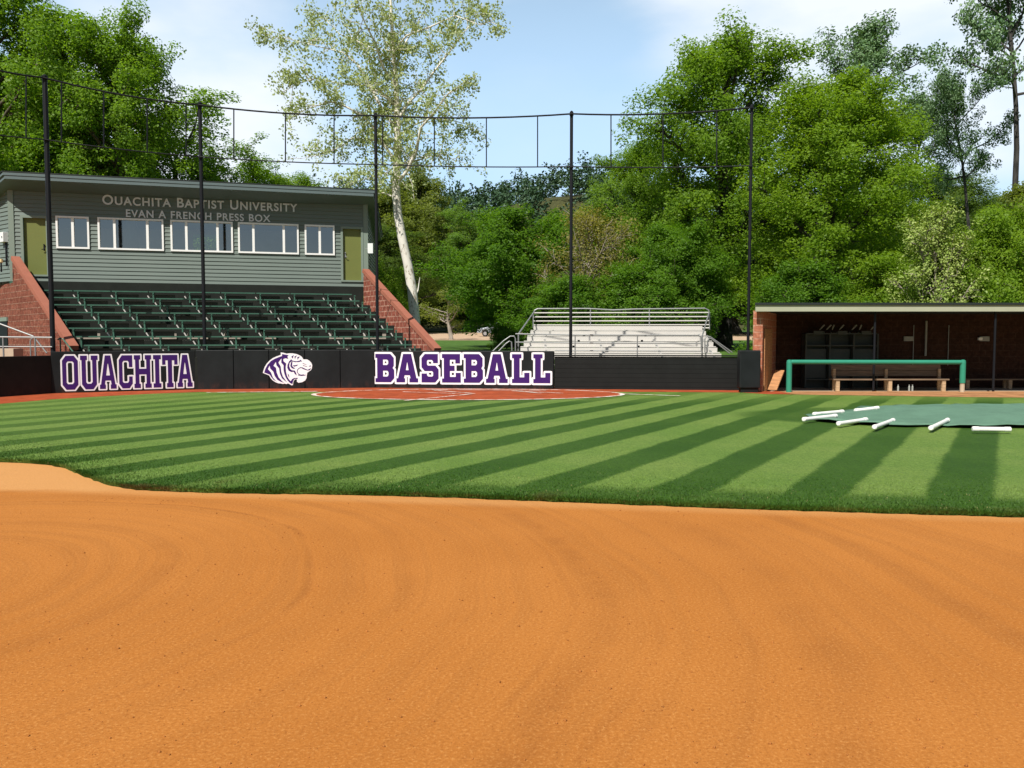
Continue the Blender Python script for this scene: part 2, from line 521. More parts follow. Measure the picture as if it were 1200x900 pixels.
class MB:
    def __init__(s): s.v = []; s.f = []; s.mi = []
    def add(s, verts, faces, mi=0):
        k = len(s.v)
        s.v += [Vector(v) for v in verts]
        s.f += [[i + k for i in f] for f in faces]
        s.mi += [mi] * len(faces)
        return s
    def frame_box(s, c, ax, ay, az, hx, hy, hz, mi=0):
        c = Vector(c); ax = Vector(ax); ay = Vector(ay); az = Vector(az)
        vs_ = [c + ax * (sx * hx) + ay * (sy * hy) + az * (sz * hz) for sz in (-1, 1) for sy in (-1, 1) for sx in (-1, 1)]
        fs = [[0, 2, 3, 1], [4, 5, 7, 6], [0, 1, 5, 4], [2, 6, 7, 3], [0, 4, 6, 2], [1, 3, 7, 5]]
        return s.add(vs_, fs, mi)
    def box(s, x0, x1, y0, y1, z0, z1, mi=0):
        return s.frame_box(((x0 + x1) / 2, (y0 + y1) / 2, (z0 + z1) / 2), (1, 0, 0), (0, 1, 0), (0, 0, 1), (x1 - x0) / 2, (y1 - y0) / 2, (z1 - z0) / 2, mi)
    def beam(s, p, q, w, h, up=(0, 0, 1), mi=0):
        p = Vector(p); q = Vector(q); d = q - p; L = d.length; d.normalize()
        sd = d.cross(Vector(up))
        if sd.length < 1e-4: sd = Vector((1, 0, 0))
        sd.normalize(); u = sd.cross(d)
        return s.frame_box((p + q) / 2, d, sd, u, L / 2, w / 2, h / 2, mi)
    def tube(s, pts, r, n=8, caps=True, mi=0):
        pts = [Vector(p) for p in pts]
        rad = r if isinstance(r, (list, tuple)) else [r] * len(pts)
        k = len(s.v); ref = None
        for i, p in enumerate(pts):
            t = (pts[min(i + 1, len(pts) - 1)] - pts[max(i - 1, 0)]).normalized()
            if ref is None:
                ref = t.cross(Vector((0, 0, 1)))
                if ref.length < .1: ref = t.cross(Vector((1, 0, 0)))
            ref = (ref - t * ref.dot(t)).normalized()
            b = t.cross(ref)
            for j in range(n):
                a = 2 * math.pi * j / n
                s.v.append(p + (ref * math.cos(a) + b * math.sin(a)) * rad[i])
        for i in range(len(pts) - 1):
            for j in range(n):
                a = k + i * n + j; b2 = k + i * n + (j + 1) % n
                s.f.append([a, b2, b2 + n, a + n]); s.mi.append(mi)
        if caps:
            s.f.append([k + j for j in range(n)][::-1]); s.mi.append(mi)
            s.f.append([k + (len(pts) - 1) * n + j for j in range(n)]); s.mi.append(mi)
        return s
    def prism(s, poly, a, b, mi=0):
        """poly: 3-d points of one face (planar), extruded by vector a->b offset; a,b vectors"""
        a = Vector(a); b = Vector(b); n = len(poly)
        vs_ = [Vector(p) + a for p in poly] + [Vector(p) + b for p in poly]
        fs = [list(range(n))[::-1], list(range(n, 2 * n))] + [[i, (i + 1) % n, n + (i + 1) % n, n + i] for i in range(n)]
        return s.add(vs_, fs, mi)
    def build(s, name, mat, parent=None, smooth=False, bevel=0.0):
        off = origin(parent)
        me = bpy.data.meshes.new(name)
        me.from_pydata([v - off for v in s.v], [], s.f)
        mats = mat if isinstance(mat, (list, tuple)) else [mat]
        for m_ in mats: me.materials.append(m_)
        if len(mats) > 1: me.polygons.foreach_set('material_index', s.mi)
        # real-size UVs from world position (u along the face, v up)
        uvl = me.uv_layers.new(name='UVMap')
        for p in me.polygons:
            nrm = p.normal
            for li in p.loop_indices:
                w = me.vertices[me.loops[li].vertex_index].co + off
                if abs(nrm.z) > .75: uvl.data[li].uv = (w.x, w.y)
                else:
                    h = math.hypot(nrm.x, nrm.y) or 1
                    uvl.data[li].uv = ((-nrm.y * w.x + nrm.x * w.y) / h, w.z)
        if smooth: me.polygons.foreach_set('use_smooth', [True] * len(me.polygons))
        me.validate(); me.update()
        o = bpy.data.objects.new(name, me)
        COL.objects.link(o)
        if parent: o.parent = parent
        ORG[o.name] = off
        if bevel:
            md = o.modifiers.new('bevel', 'BEVEL'); md.width = bevel; md.segments = 2; md.limit_method = 'ANGLE'
        return o


def thing(name, label, cat, loc=(0, 0, 0), group=None):
    o = bpy.data.objects.new(name, None)
    o.empty_display_size = .3
    COL.objects.link(o)
    o.location = loc
    ORG[o.name] = Vector(loc)
    return tag(o, label, cat, group)


def tag(o, label, cat, group=None):
    o['label'] = label; o['category'] = cat
    if group: o['group'] = group
    return o


def struct(o, label=None, cat=None, kind='structure'):
    o['kind'] = kind
    if label: o['label'] = label
    if cat: o['category'] = cat
    return o


def copy_tree(src, parent=None):
    c = src.copy(); COL.objects.link(c)
    if parent: c.parent = parent
    for ch in [x for x in src.children]:
        copy_tree(ch, c)
    return c


def sheet(name, pts, z, mat, label, cat, lip=0.0):
    b = MB()
    tris = tessellate_polygon([[Vector((p[0], p[1], 0)) for p in pts]])
    vs_ = [Vector((p[0], p[1], z)) for p in pts]
    fs = []
    for t in tris:
        a, b_, c = (vs_[i] for i in t)
        fs.append(list(t) if (b_ - a).cross(c - a).z > 0 else list(t)[::-1])
    b.add(vs_, fs)
    if lip:
        n = len(pts)
        b.add(vs_ + [v - Vector((0, 0, lip)) for v in vs_], [[i, (i + 1) % n, n + (i + 1) % n, n + i] for i in range(n)])
    return struct(b.build(name, mat), label, cat)


# ------------------------------------------------------------------ ground
def build_ground():
    ys = [-600, -60, -20, 0, 10, 20, 27, 30, 33, 36, 40, 46, 52, 60, 70, 80, 90, 100, 110, 120, 130, 145, 160, 300, 1200, 2400]
    xs = [-2400, -600, -200, -100, -60, -40, -20, 0, 20, 40, 60, 100, 200, 600, 2400]
    b = MB()
    vs_ = [(x, y, terrain(y) - .3 if y <= 27 else terrain(y)) for y in ys for x in xs]
    w = len(xs)
    fs = [[j * w + i, j * w + i + 1, (j + 1) * w + i + 1, (j + 1) * w + i] for j in range(len(ys) - 1) for i in range(w - 1)]
    b.add(vs_, fs)
    struct(b.build('ground', M['lawn'], smooth=True), 'green lawn rising gently behind the ball field', 'ground')
    sheet('infield_dirt', [(-60, -25), (60, -25), (60, 12.4), (-60, 12.4)], 0.0, M['dirt'], 'raked orange clay infield in the foreground with curved drag marks', 'dirt')
    edge_px = [(-900, 503), (-300, 527), (0, 541.5), (30, 543), (60, 545.5), (75, 549), (90, 555), (110, 563), (132, 570), (160, 574), (200, 576.5), (300, 578.5), (400, 580), (520, 583), (610, 586.5), (700, 590), (800, 594), (900, 597.5), (1050, 602), (1200, 606.5), (1500, 614)]
    e = [ground(*p) for p in edge_px]
    # finer, slightly uneven lip
    fine = []
    rng = random.Random(3)
    for a, c in zip(e[:-1], e[1:]):
        k = max(1, int((c - a).length / .10)) if abs(a.x) < 12 else 1
        for i in range(k):
            q = a.lerp(c, i / k)
            fine.append((q.x, q.y + rng.uniform(-.02, .02)))
    fine.append((e[-1].x, e[-1].y))
    pts = fine + [(45, 7.0), (45, 24.43), (7.3, 24.43), (6.6, 26.6), (-45, 26.6), (-45, e[0].y)]
    sheet('lawn', pts, .03, M['turf'], 'mown infield grass in light and dark diagonal stripes', 'grass', lip=.05)
    return [Vector((p[0], p[1], 0)) for p in fine]


EDGE = build_ground()


def build_clay_strips():
    z = .034
    front = [(-500, 497), (-60, 480), (0, 474.8), (60, 469.5), (120, 465.8), (180, 462.6), (235, 460.6), (370, 460.4), (520, 460.2), (660, 460.2), (780, 460.6), (868, 461.2), (900, 463.2), (930, 463.5)]
    pts = [ground(*p) for p in front]
    back = [(pts[-1].x, 24.42), (7.3, 24.42), (6.5, 26.4), (1, 27.2), (-5, 27.5), (-13, 25.5), (-40, 22)]
    sheet('warning_track', [(p.x, p.y) for p in pts] + back, z, M['clay'], 'narrow strip of red clay at the foot of the black wall', 'dirt')
    pts = [ground(*p) for p in ((931, 463.6), (960, 464.2), (1040, 465.2), (1120, 466.6), (1200, 467.4), (1500, 469))]
    sheet('dugout_apron', [(p.x, p.y) for p in pts] + [(40, 24.42), (pts[0].x, 24.42)], z + .002, M['clay_tan'], 'tan dirt strip in front of the dugout', 'dirt')
    c = ground(549, 463.2)
    rx, ry = 4.36, 2.28
    n = 96
    ell = lambda k, a, b_: [(c.x + a * math.cos(2 * math.pi * i / k), c.y + b_ * math.sin(2 * math.pi * i / k)) for i in range(k)]
    sheet('home_circle', ell(n, rx, ry), .040, M['clay'], 'red clay circle round home plate', 'dirt')
    # chalk ring, batter's boxes and foul lines, each a painted strip lying on the clay
    b = MB()
    o = ell(n, rx + .07, ry + .07); i_ = ell(n, rx - .07, ry - .07)
    vs_ = [(p[0], p[1], .044) for p in o + i_]
    b.add(vs_, [[k, (k + 1) % n, n + (k + 1) % n, n + k] for k in range(n)])
    def strip(a, q, w=.1, zz=.048):
        p0, p1 = ground(*a), ground(*q)
        d = (p1 - p0).normalized(); s_ = Vector((-d.y, d.x, 0)) * w / 2
        b.add([(p0 - s_) + Vector((0, 0, zz)), (p1 - s_) + Vector((0, 0, zz)), (p1 + s_) + Vector((0, 0, zz)), (p0 + s_) + Vector((0, 0, zz))], [[0, 1, 2, 3]])
    strip((474, 471.6), (556, 463.2), .09)
    strip((556, 463.2), (508, 459.2), .09, .052)
    strip((472, 461.2), (540, 463.6), .09, .056)
    strip((600, 459.5), (634, 462.8), .09, .052)
    strip((500, 458.6), (640, 459.4), .12, .056)
    strip((600, 459.9), (660, 462.6), .08, .048)
    strip((725, 463.2), (797, 465.8), .11)
    strip((242, 461.8), (372, 460.4), .12)
    struct(b.build('chalk_line', M['chalk']), 'white chalk ring and lines round home plate', 'chalk line')
    # gravel road and its verge, far behind
    b = MB()
    pr = []
    for y0, y1 in ((84, 132),):
        yy = np.linspace(y0, y1, 13)
        vs_ = []
        for y in yy:
            vs_ += [(-34 + .0 * y, y, terrain(y) + .02), (60, y, terrain(y) + .02)]
        b.add(vs_, [[2 * k, 2 * k + 1, 2 * k + 3, 2 * k + 2] for k in range(len(yy) - 1)])
    struct(b.build('road', M['gravel']), 'sandy gravel road behind the field', 'road')


build_clay_strips()


def build_blades():
    rng = np.random.default_rng(5)
    n = 120000
    ex = np.array([p.x for p in EDGE]); ey = np.array([p.y for p in EDGE])
    x = rng.uniform(-10.5, 9.5, n)
    y0 = np.interp(x, ex, ey)
    y = y0 - .03 + rng.random(n) ** 2.2 * 2.6
    u = np.abs(x) / y
    keep = (u < .68) & (y < 13.5)
    x, y, y0 = x[keep], y[keep], y0[keep]
    n = len(x)
    edge = np.clip(1 - (y - y0) / .25, 0, 1)
    h = rng.uniform(.008, .020, n) * (1 + .9 * edge * rng.random(n)) * np.clip(1.15 - (y - y0) / 2.6, .2, 1)
    w = rng.uniform(.004, .008, n) * (1 + (y - 8) * .06)
    a = rng.uniform(0, 2 * np.pi, n)
    ln = rng.uniform(.15, .9, n) * h
    la = rng.uniform(0, 2 * np.pi, n)
    la = np.where((rng.random(n) < edge), rng.uniform(3.6, 5.8, n), la)
    V = np.zeros((n, 3, 3), np.float32)
    V[:, 0] = np.c_[x - w * np.cos(a), y - w * np.sin(a), np.full(n, .028)]
    V[:, 1] = np.c_[x + w * np.cos(a), y + w * np.sin(a), np.full(n, .028)]
    V[:, 2] = np.c_[x + ln * np.cos(la), y + ln * np.sin(la), .03 + h]
    o = fast_mesh('grass', V.reshape(-1, 3), np.arange(3 * n).reshape(-1, 3), M['blade'])
    struct(o, 'short turf blades along the near edge of the infield grass', 'grass', 'stuff')


def fast_mesh(name, verts, faces, mat, clump=None, parent=None, link=True):
    me = bpy.data.meshes.new(name)
    k = faces.shape[1]
    me.vertices.add(len(verts)); me.vertices.foreach_set('co', np.ascontiguousarray(verts, np.float32).ravel())
    me.loops.add(faces.size); me.loops.foreach_set('vertex_index', np.ascontiguousarray(faces, np.int32).ravel())
    me.polygons.add(len(faces)); me.polygons.foreach_set('loop_start', np.arange(0, faces.size, k, dtype=np.int32))
    me.polygons.foreach_set('loop_total', np.full(len(faces), k, np.int32))
    me.update(calc_edges=True)
    if clump is not None:
        at = me.attributes.new('clump', 'FLOAT', 'POINT'); at.data.foreach_set('value', np.ascontiguousarray(clump, np.float32))
    me.materials.append(mat)
    if not link: return me
    o = bpy.data.objects.new(name, me); COL.objects.link(o)
    if parent: o.parent = parent
    return o


build_blades()


def build_clods():
    rng = np.random.default_rng(11)
    n = 2600
    y = 1.2 + rng.random(n) ** 1.3 * 7.2
    x = rng.uniform(-.68, .68, n) * y
    ex = np.array([p.x for p in EDGE]); ey = np.array([p.y for p in EDGE])
    k = y < np.interp(x, ex, ey) - .02
    x, y = x[k], y[k]
    for rad, a0, a1, m_ in ((2.85, 15, 95, 130), (4.75, -60, 40, 60), (5.5, 10, 50, 30)):     # crumbs left along the drag marks
        a = np.radians(rng.uniform(a0, a1, m_)); rr = rad + rng.normal(size=m_) * .035 + .06 * np.sin(a * 6)
        x = np.r_[x, -4.2 + rr * np.cos(a)]; y = np.r_[y, 5.2 + rr * np.sin(a)]
    n = len(x)
    s = .0025 + .006 * rng.random(n) ** 3
    oc = np.array([[1, 0, 0], [-1, 0, 0], [0, 1, 0], [0, -1, 0], [0, 0, 1], [0, 0, -1]], float)
    V = oc[None] * s[:, None, None] * rng.uniform(.6, 1.3, (n, 6, 1)) + np.c_[x, y, s * .3][:, None]
    F = np.array([[0, 2, 4], [2, 1, 4], [1, 3, 4], [3, 0, 4], [2, 0, 5], [1, 2, 5], [3, 1, 5], [0, 3, 5]])
    F = (F[None] + 6 * np.arange(n)[:, None, None]).reshape(-1, 3)
    o = fast_mesh('clay_grit', V.reshape(-1, 3), F, clay_mat('clay crumbs', (.40, .155, .04)))
    struct(o, 'small crumbs of clay scattered over the infield dirt', 'grit', 'stuff')


build_clods()
SPLIT = True

# ------------------------------------------------------------------ press box
UP = Vector((0, 0, 1))
PB0 = Vector((-17.4, 28.6, 0))
PBD = Vector((1, .27, 0)).normalized()
PBN = Vector((PBD.y, -PBD.x, 0))             # outward, towards the field
PBS, _ = on_wall(431, 300, PB0, PBD)           # length of the front
Z_FLOOR, Z_ROOF = 3.50, 6.98
LEFT_DIR = Vector((-.80, .60, 0))
RIGHT_DIR = Vector((-.10, .995, 0))


def pb(s, z, out=0.0):
    return PB0 + PBD * s + UP * z + PBN * out


def siding(b, P, D, N, s0, s1, z0, z1, holes, e=.142, proud=.026):
    cuts = sorted({s0, s1, *[h[0] for h in holes], *[h[1] for h in holes]})
    nb = int(math.ceil((z1 - z0) / e))
    for a, c in zip(cuts[:-1], cuts[1:]):
        mid = (a + c) / 2
        hs = [(h[2], h[3]) for h in holes if h[0] <= mid <= h[1]]
        for k in range(nb):
            zb, zt = z0 + k * e, min(z1, z0 + (k + 1) * e)
            parts = [(zb, zt)]
            for h0, h1 in hs:
                new = []
                for p, q in parts:
                    if h1 <= p or h0 >= q: new.append((p, q)); continue
                    if p < h0: new.append((p, h0))
                    if q > h1: new.append((h1, q))
                parts = new
            for p, q in parts:
                op = proud * (1 - (p - zb) / e); oq = proud * (1 - (q - zb) / e)
                A = P + D * a; C = P + D * c
                b.add([A + UP * p + N * op, C + UP * p + N * op, C + UP * q + N * oq, A + UP * q + N * oq], [[0, 1, 2, 3]])
                if p == zb:
                    b.add([A + UP * p, C + UP * p, C + UP * p + N * op, A + UP * p + N * op], [[0, 1, 2, 3]])
                if q == zt or abs(q - zt) < 1e-6: pass


def pb_rect(x0, x1, xm_top=None):
    s0, _ = on_wall(x0, 275, PB0, PBD); s1, _ = on_wall(x1, 275, PB0, PBD)
    return s0, s1


def text_mesh(body, small=.86):
    cu = bpy.data.curves.new('txt', 'FONT')
    cu.body = body
    cu.size = 1.0
    cu.small_caps_scale = small
    cu.extrude = .04
    cu.space_character = 1.12
    cu.space_word = 1.1
    cu.offset = .02
    for ch in cu.body_format: ch.use_small_caps = True
    o = bpy.data.objects.new('txt', cu); COL.objects.link(o)
    dg = bpy.context.evaluated_depsgraph_get()
    me = bpy.data.meshes.new_from_object(o.evaluated_get(dg))
    bpy.data.objects.remove(o); bpy.data.curves.remove(cu)
    return me


def build_press_box():
    root = thing('press_box', 'long grey green press box with white windows and olive doors above the green bleachers', 'press box', PB0 + UP * Z_FLOOR)
    wins = [(66, 105, 2), (115, 192, 3), (200, 273, 3), (279, 350, 3), (357, 392, 2)]
    zt, zb = 5.90, 4.77
    holes = []
    W = []
    for x0, x1, n in wins:
        s0, s1 = pb_rect(x0, x1); W.append((s0, s1, n)); holes.append((s0, s1, zb, zt))
    D = []
    for x0, x1 in ((24.5, 57.5), (399, 425.5)):
        s0, s1 = pb_rect(x0, x1); D.append((s0, s1)); holes.append((s0, s1, Z_FLOOR + .28, 5.88))
    b = MB()
    siding(b, PB0, PBD, PBN, 0, PBS, Z_FLOOR + .1, Z_ROOF, holes)
    # left and right returns
    siding(b, PB0 + LEFT_DIR * 5, -LEFT_DIR, Vector((-LEFT_DIR.y, LEFT_DIR.x, 0)), 0, 5, Z_FLOOR + .1, Z_ROOF, [])
    siding(b, pb(PBS, 0), RIGHT_DIR, Vector((RIGHT_DIR.y, -RIGHT_DIR.x, 0)), 0, 4, Z_FLOOR + .1, Z_ROOF, [])
    b.build('siding', M['siding'], root)
    b = MB()
    b.beam(pb(-.02, Z_FLOOR + .03, .03), pb(PBS + .02, Z_FLOOR + .03, .03), .09, .14)
    b.build('skirt_board', M['bench_g'], root)
    for s in (-.0, PBS):
        b = MB(); sg = 1 if s == 0 else -1
        b.frame_box(pb(s + sg * .075, (Z_FLOOR + Z_ROOF) / 2, .02), PBD, PBN, UP, .085, .025, (Z_ROOF - Z_FLOOR) / 2 - .05)
        b.build('corner_post', M['trim'], root)
    for s0, s1, n in W:
        b = MB()
        fw = .062
        for a, c, p, q in ((s0, s1, zt - fw, zt), (s0, s1, zb, zb + fw), (s0, s0 + fw, zb + fw, zt - fw), (s1 - fw, s1, zb + fw, zt - fw)):
            b.frame_box(pb((a + c) / 2, (p + q) / 2, .015), PBD, PBN, UP, (c - a) / 2, .05, (q - p) / 2)
        fr = [.5] if n == 2 else [.25, .75]
        for f in fr:
            s = s0 + (s1 - s0) * f
            b.frame_box(pb(s, (zb + zt) / 2, .01), PBD, PBN, UP, .042, .04, (zt - zb) / 2 - fw)
        w = b.build('window', M['white'], root)
        g = MB()
        g.add([pb(s0 + fw, zb + fw, -.01), pb(s1 - fw, zb + fw, -.01), pb(s1 - fw, zt - fw, -.01), pb(s0 + fw, zt - fw, -.01)], [[0, 1, 2, 3]])
        g.build('pane', M['glass'], w)
    for i, (s0, s1) in enumerate(D):
        b = MB(); fw = .085; z0, z1 = Z_FLOOR + .28, 5.88
        for a, c, p, q in ((s0, s1, z1 - fw, z1), (s0, s1, z0, z0 + .06), (s0, s0 + fw, z0 + .06, z1 - fw), (s1 - fw, s1, z0 + .06, z1 - fw)):
            b.frame_box(pb((a + c) / 2, (p + q) / 2, -.02), PBD, PBN, UP, (c - a) / 2, .075, (q - p) / 2)
        fr = b.build('door_frame', M['trim'], root)
        b = MB()
        b.frame_box(pb((s0 + s1) / 2, (z0 + z1) / 2, -.07), PBD, PBN, UP, (s1 - s0) / 2 - fw + .01, .02, (z1 - z0) / 2 - .05)
        dr = b.build('door', M['door'], root)
        hs = s1 - fw - .09 if i == 0 else s0 + fw + .09
        b = MB(); zz = z0 + .95
        b.frame_box(pb(hs, zz + .05, -.045), PBD, PBN, UP, .025, .008, .09)
        b.tube([pb(hs, zz, -.04), pb(hs, zz, .02), pb(hs + (-.07 if i == 0 else .07), zz - .01, .025)], .014, 8)
        b.tube([pb(hs, zz + .16, -.04), pb(hs, zz + .16, -.005)], .024, 10)
        b.build('handle', M['steel_k'] if i == 0 else M['steel'], dr)
    # room behind the glass
    b = MB()
    bl = PB0 + LEFT_DIR * 4.9; br = pb(PBS, 0) + RIGHT_DIR * 3.9
    back0 = pb(.15, 0, -2.9); back1 = pb(PBS - .15, 0, -2.9)
    def quadz(p, q, z0, z1): b.add([p + UP * z0, q + UP * z0, q + UP * z1, p + UP * z1], [[0, 1, 2, 3]])
    e = lambda f: back0.lerp(back1, f)
    quadz(e(0), e(.46), Z_FLOOR, 6.6); quadz(e(.54), e(1), Z_FLOOR, 6.6); quadz(e(.46), e(.54), Z_FLOOR, 4.75); quadz(e(.46), e(.54), 5.75, 6.6)
    quadz(pb(.15, 0, -.1), back0, Z_FLOOR, 6.6); quadz(pb(PBS - .15, 0, -.1), back1, Z_FLOOR, 6.6)
    for f in (.30, .66):
        p = pb(PBS * f, 0, -.3); q = pb(PBS * f, 0, -2.85)
        quadz(p, q, Z_FLOOR, 6.6)
    b.add([pb(.1, 6.6, -.06), pb(PBS - .1, 6.6, -.06), back1 + UP * 6.6, back0 + UP * 6.6], [[0, 1, 2, 3]])
    b.build('room_wall', M['room'], root)
    b = MB()
    b.add([pb(.1, Z_FLOOR + .12, -.06), pb(PBS - .1, Z_FLOOR + .12, -.06), back1 + UP * (Z_FLOOR + .12), back0 + UP * (Z_FLOOR + .12)], [[0, 1, 2, 3]])
    b.frame_box(pb(PBS / 2, 4.55, -.32), PBD, PBN, UP, PBS / 2 - .8, .25, .02)
    b.build('room_floor', M['roomdark'], root)
    # roof: a shed falling to the back, with a two-step fascia
    ov = .85
    FL = pb(.16, 0, ov); FR = pb(PBS + .16, 0, ov)
    BL = FL + LEFT_DIR * 5.6; BR = FR + RIGHT_DIR * 4.8
    drop = 1.35
    zl, zr = 7.20, 7.16
    def slab(t0, t1, grow, nm, mat):
        b_ = MB(); g = grow
        c = (FL + FR + BL + BR) / 4
        P = [p + (p - c).normalized() * g for p in (FL, FR, BR, BL)]
        Z = [zl, zr, zr - drop * .8, zl - drop]
        b_.add([p + UP * (z + t0) for p, z in zip(P, Z)] + [p + UP * (z + t1) for p, z in zip(P, Z)],
               [[3, 2, 1, 0], [4, 5, 6, 7], [0, 1, 5, 4], [1, 2, 6, 5], [2, 3, 7, 6], [3, 0, 4, 7]])
        return b_.build(nm, mat, root)
    slab(-.235, -.115, 0, 'fascia', M['fascia'])
    slab(-.115, -.012, .05, 'roof', M['fascia'])
    slab(-.012, .02, .08, 'roof_edge', M['roof_black'])
    # lettering standing off the siding
    for body, x0, x1, ymid, zb_ in (('Ouachita Baptist University', 120.5, 348.5, 244.5, on_wall(234, 244.3, PB0, PBD)[1]), ('Evan A French Press Box', 148, 317, 256, on_wall(232, 257.6, PB0, PBD)[1])):
        s0, _ = on_wall(x0, ymid, PB0, PBD); s1, _ = on_wall(x1, ymid, PB0, PBD)
        me = text_mesh(body, .86 if body[0] == 'O' else .97)
        xs = [v.co.x for v in me.vertices]; ys = [v.co.y for v in me.vertices]
        w = max(xs) - min(xs); h = max(ys) - min(ys)
        H = .35 if body[0] == 'O' else .275
        for v in me.vertices:
            p = pb(s0 + (v.co.x - min(xs)) / w * (s1 - s0), zb_ + (v.co.y - min(ys)) / h * H, .04 + v.co.z * .3)
            v.co = p - ORG[root.name]
        me.name = 'lettering'
        me.materials.clear(); me.materials.append(M['silver'])
        o = bpy.data.objects.new('lettering', me); COL.objects.link(o); o.parent = root
        o['label'] = 'silver raised letters reading ' + body.upper()
    # small boxes fixed to the side walls are things of their own
    p = PB0 + LEFT_DIR * .28
    t = thing('electrical_box', 'white square enclosure on the left side wall of the press box', 'box', p + UP * 5.2)
    n = Vector((-LEFT_DIR.y, LEFT_DIR.x, 0))
    if n.y > 0: n = -n
    c = at_depth(6.5, 278.5, 28.75)
    b = MB(); b.frame_box(c + n * .06, LEFT_DIR, n, UP, .2, .1, .17); b.build('enclosure', M['plate_w'], t, bevel=.01)
    b = MB(); b.frame_box(c + n * .17 - LEFT_DIR * .12, LEFT_DIR, n, UP, .02, .012, .03); b.build('latch', M['steel'], t)
    b = MB(); b.tube([c + n * .05 - LEFT_DIR * .14 - UP * .1, c + n * .05 - LEFT_DIR * .14 - UP * 1.0], .03, 8); b.build('conduit', M['steel_k'], t)
    t = thing('wall_sign', 'small pale grey panel jutting from the right end of the press box', 'panel', at_depth(434, 291, 31.6))
    c = at_depth(434, 291, 31.6)
    b = MB(); b.frame_box(c, (1, 0, 0), (0, 1, 0), UP, .1, .02, .19); b.build('panel', M['plate_w'], t)
    b = MB(); b.beam(c + Vector((-.2, .03, 0)), c + Vector((.02, .03, 0)), .03, .03); b.build('bracket', M['steel'], t)
    c = at_depth(1.2, 305.5, 27.9)
    t = thing('lamp_fixture', 'small pale yellow lamp on a dark stem beside the brick cap', 'lamp', c)
    b = MB(); b.tube([c + UP * .06, c + UP * .055, c - UP * .05, c - UP * .07], [.02, .06, .06, .03], 10); b.build('lamp_cover', M['yellow'], t)
    b = MB(); b.tube([c - UP * .07, c - UP * .38], .025, 8); b.beam(c + Vector((0, 0, 0)), c + Vector((.12, .1, 0)), .03, .03); b.build('stem', M['steel_k'], t)


build_press_box()

# ------------------------------------------------------------------ grandstand under the press box
SLB = Vector((-17.15, 28.3, 0)); SRB = pb(PBS, 0, .12)
SLF = Vector((-13.15, 24.35, 0)); SRF = Vector((-2.42, 27.15, 0))


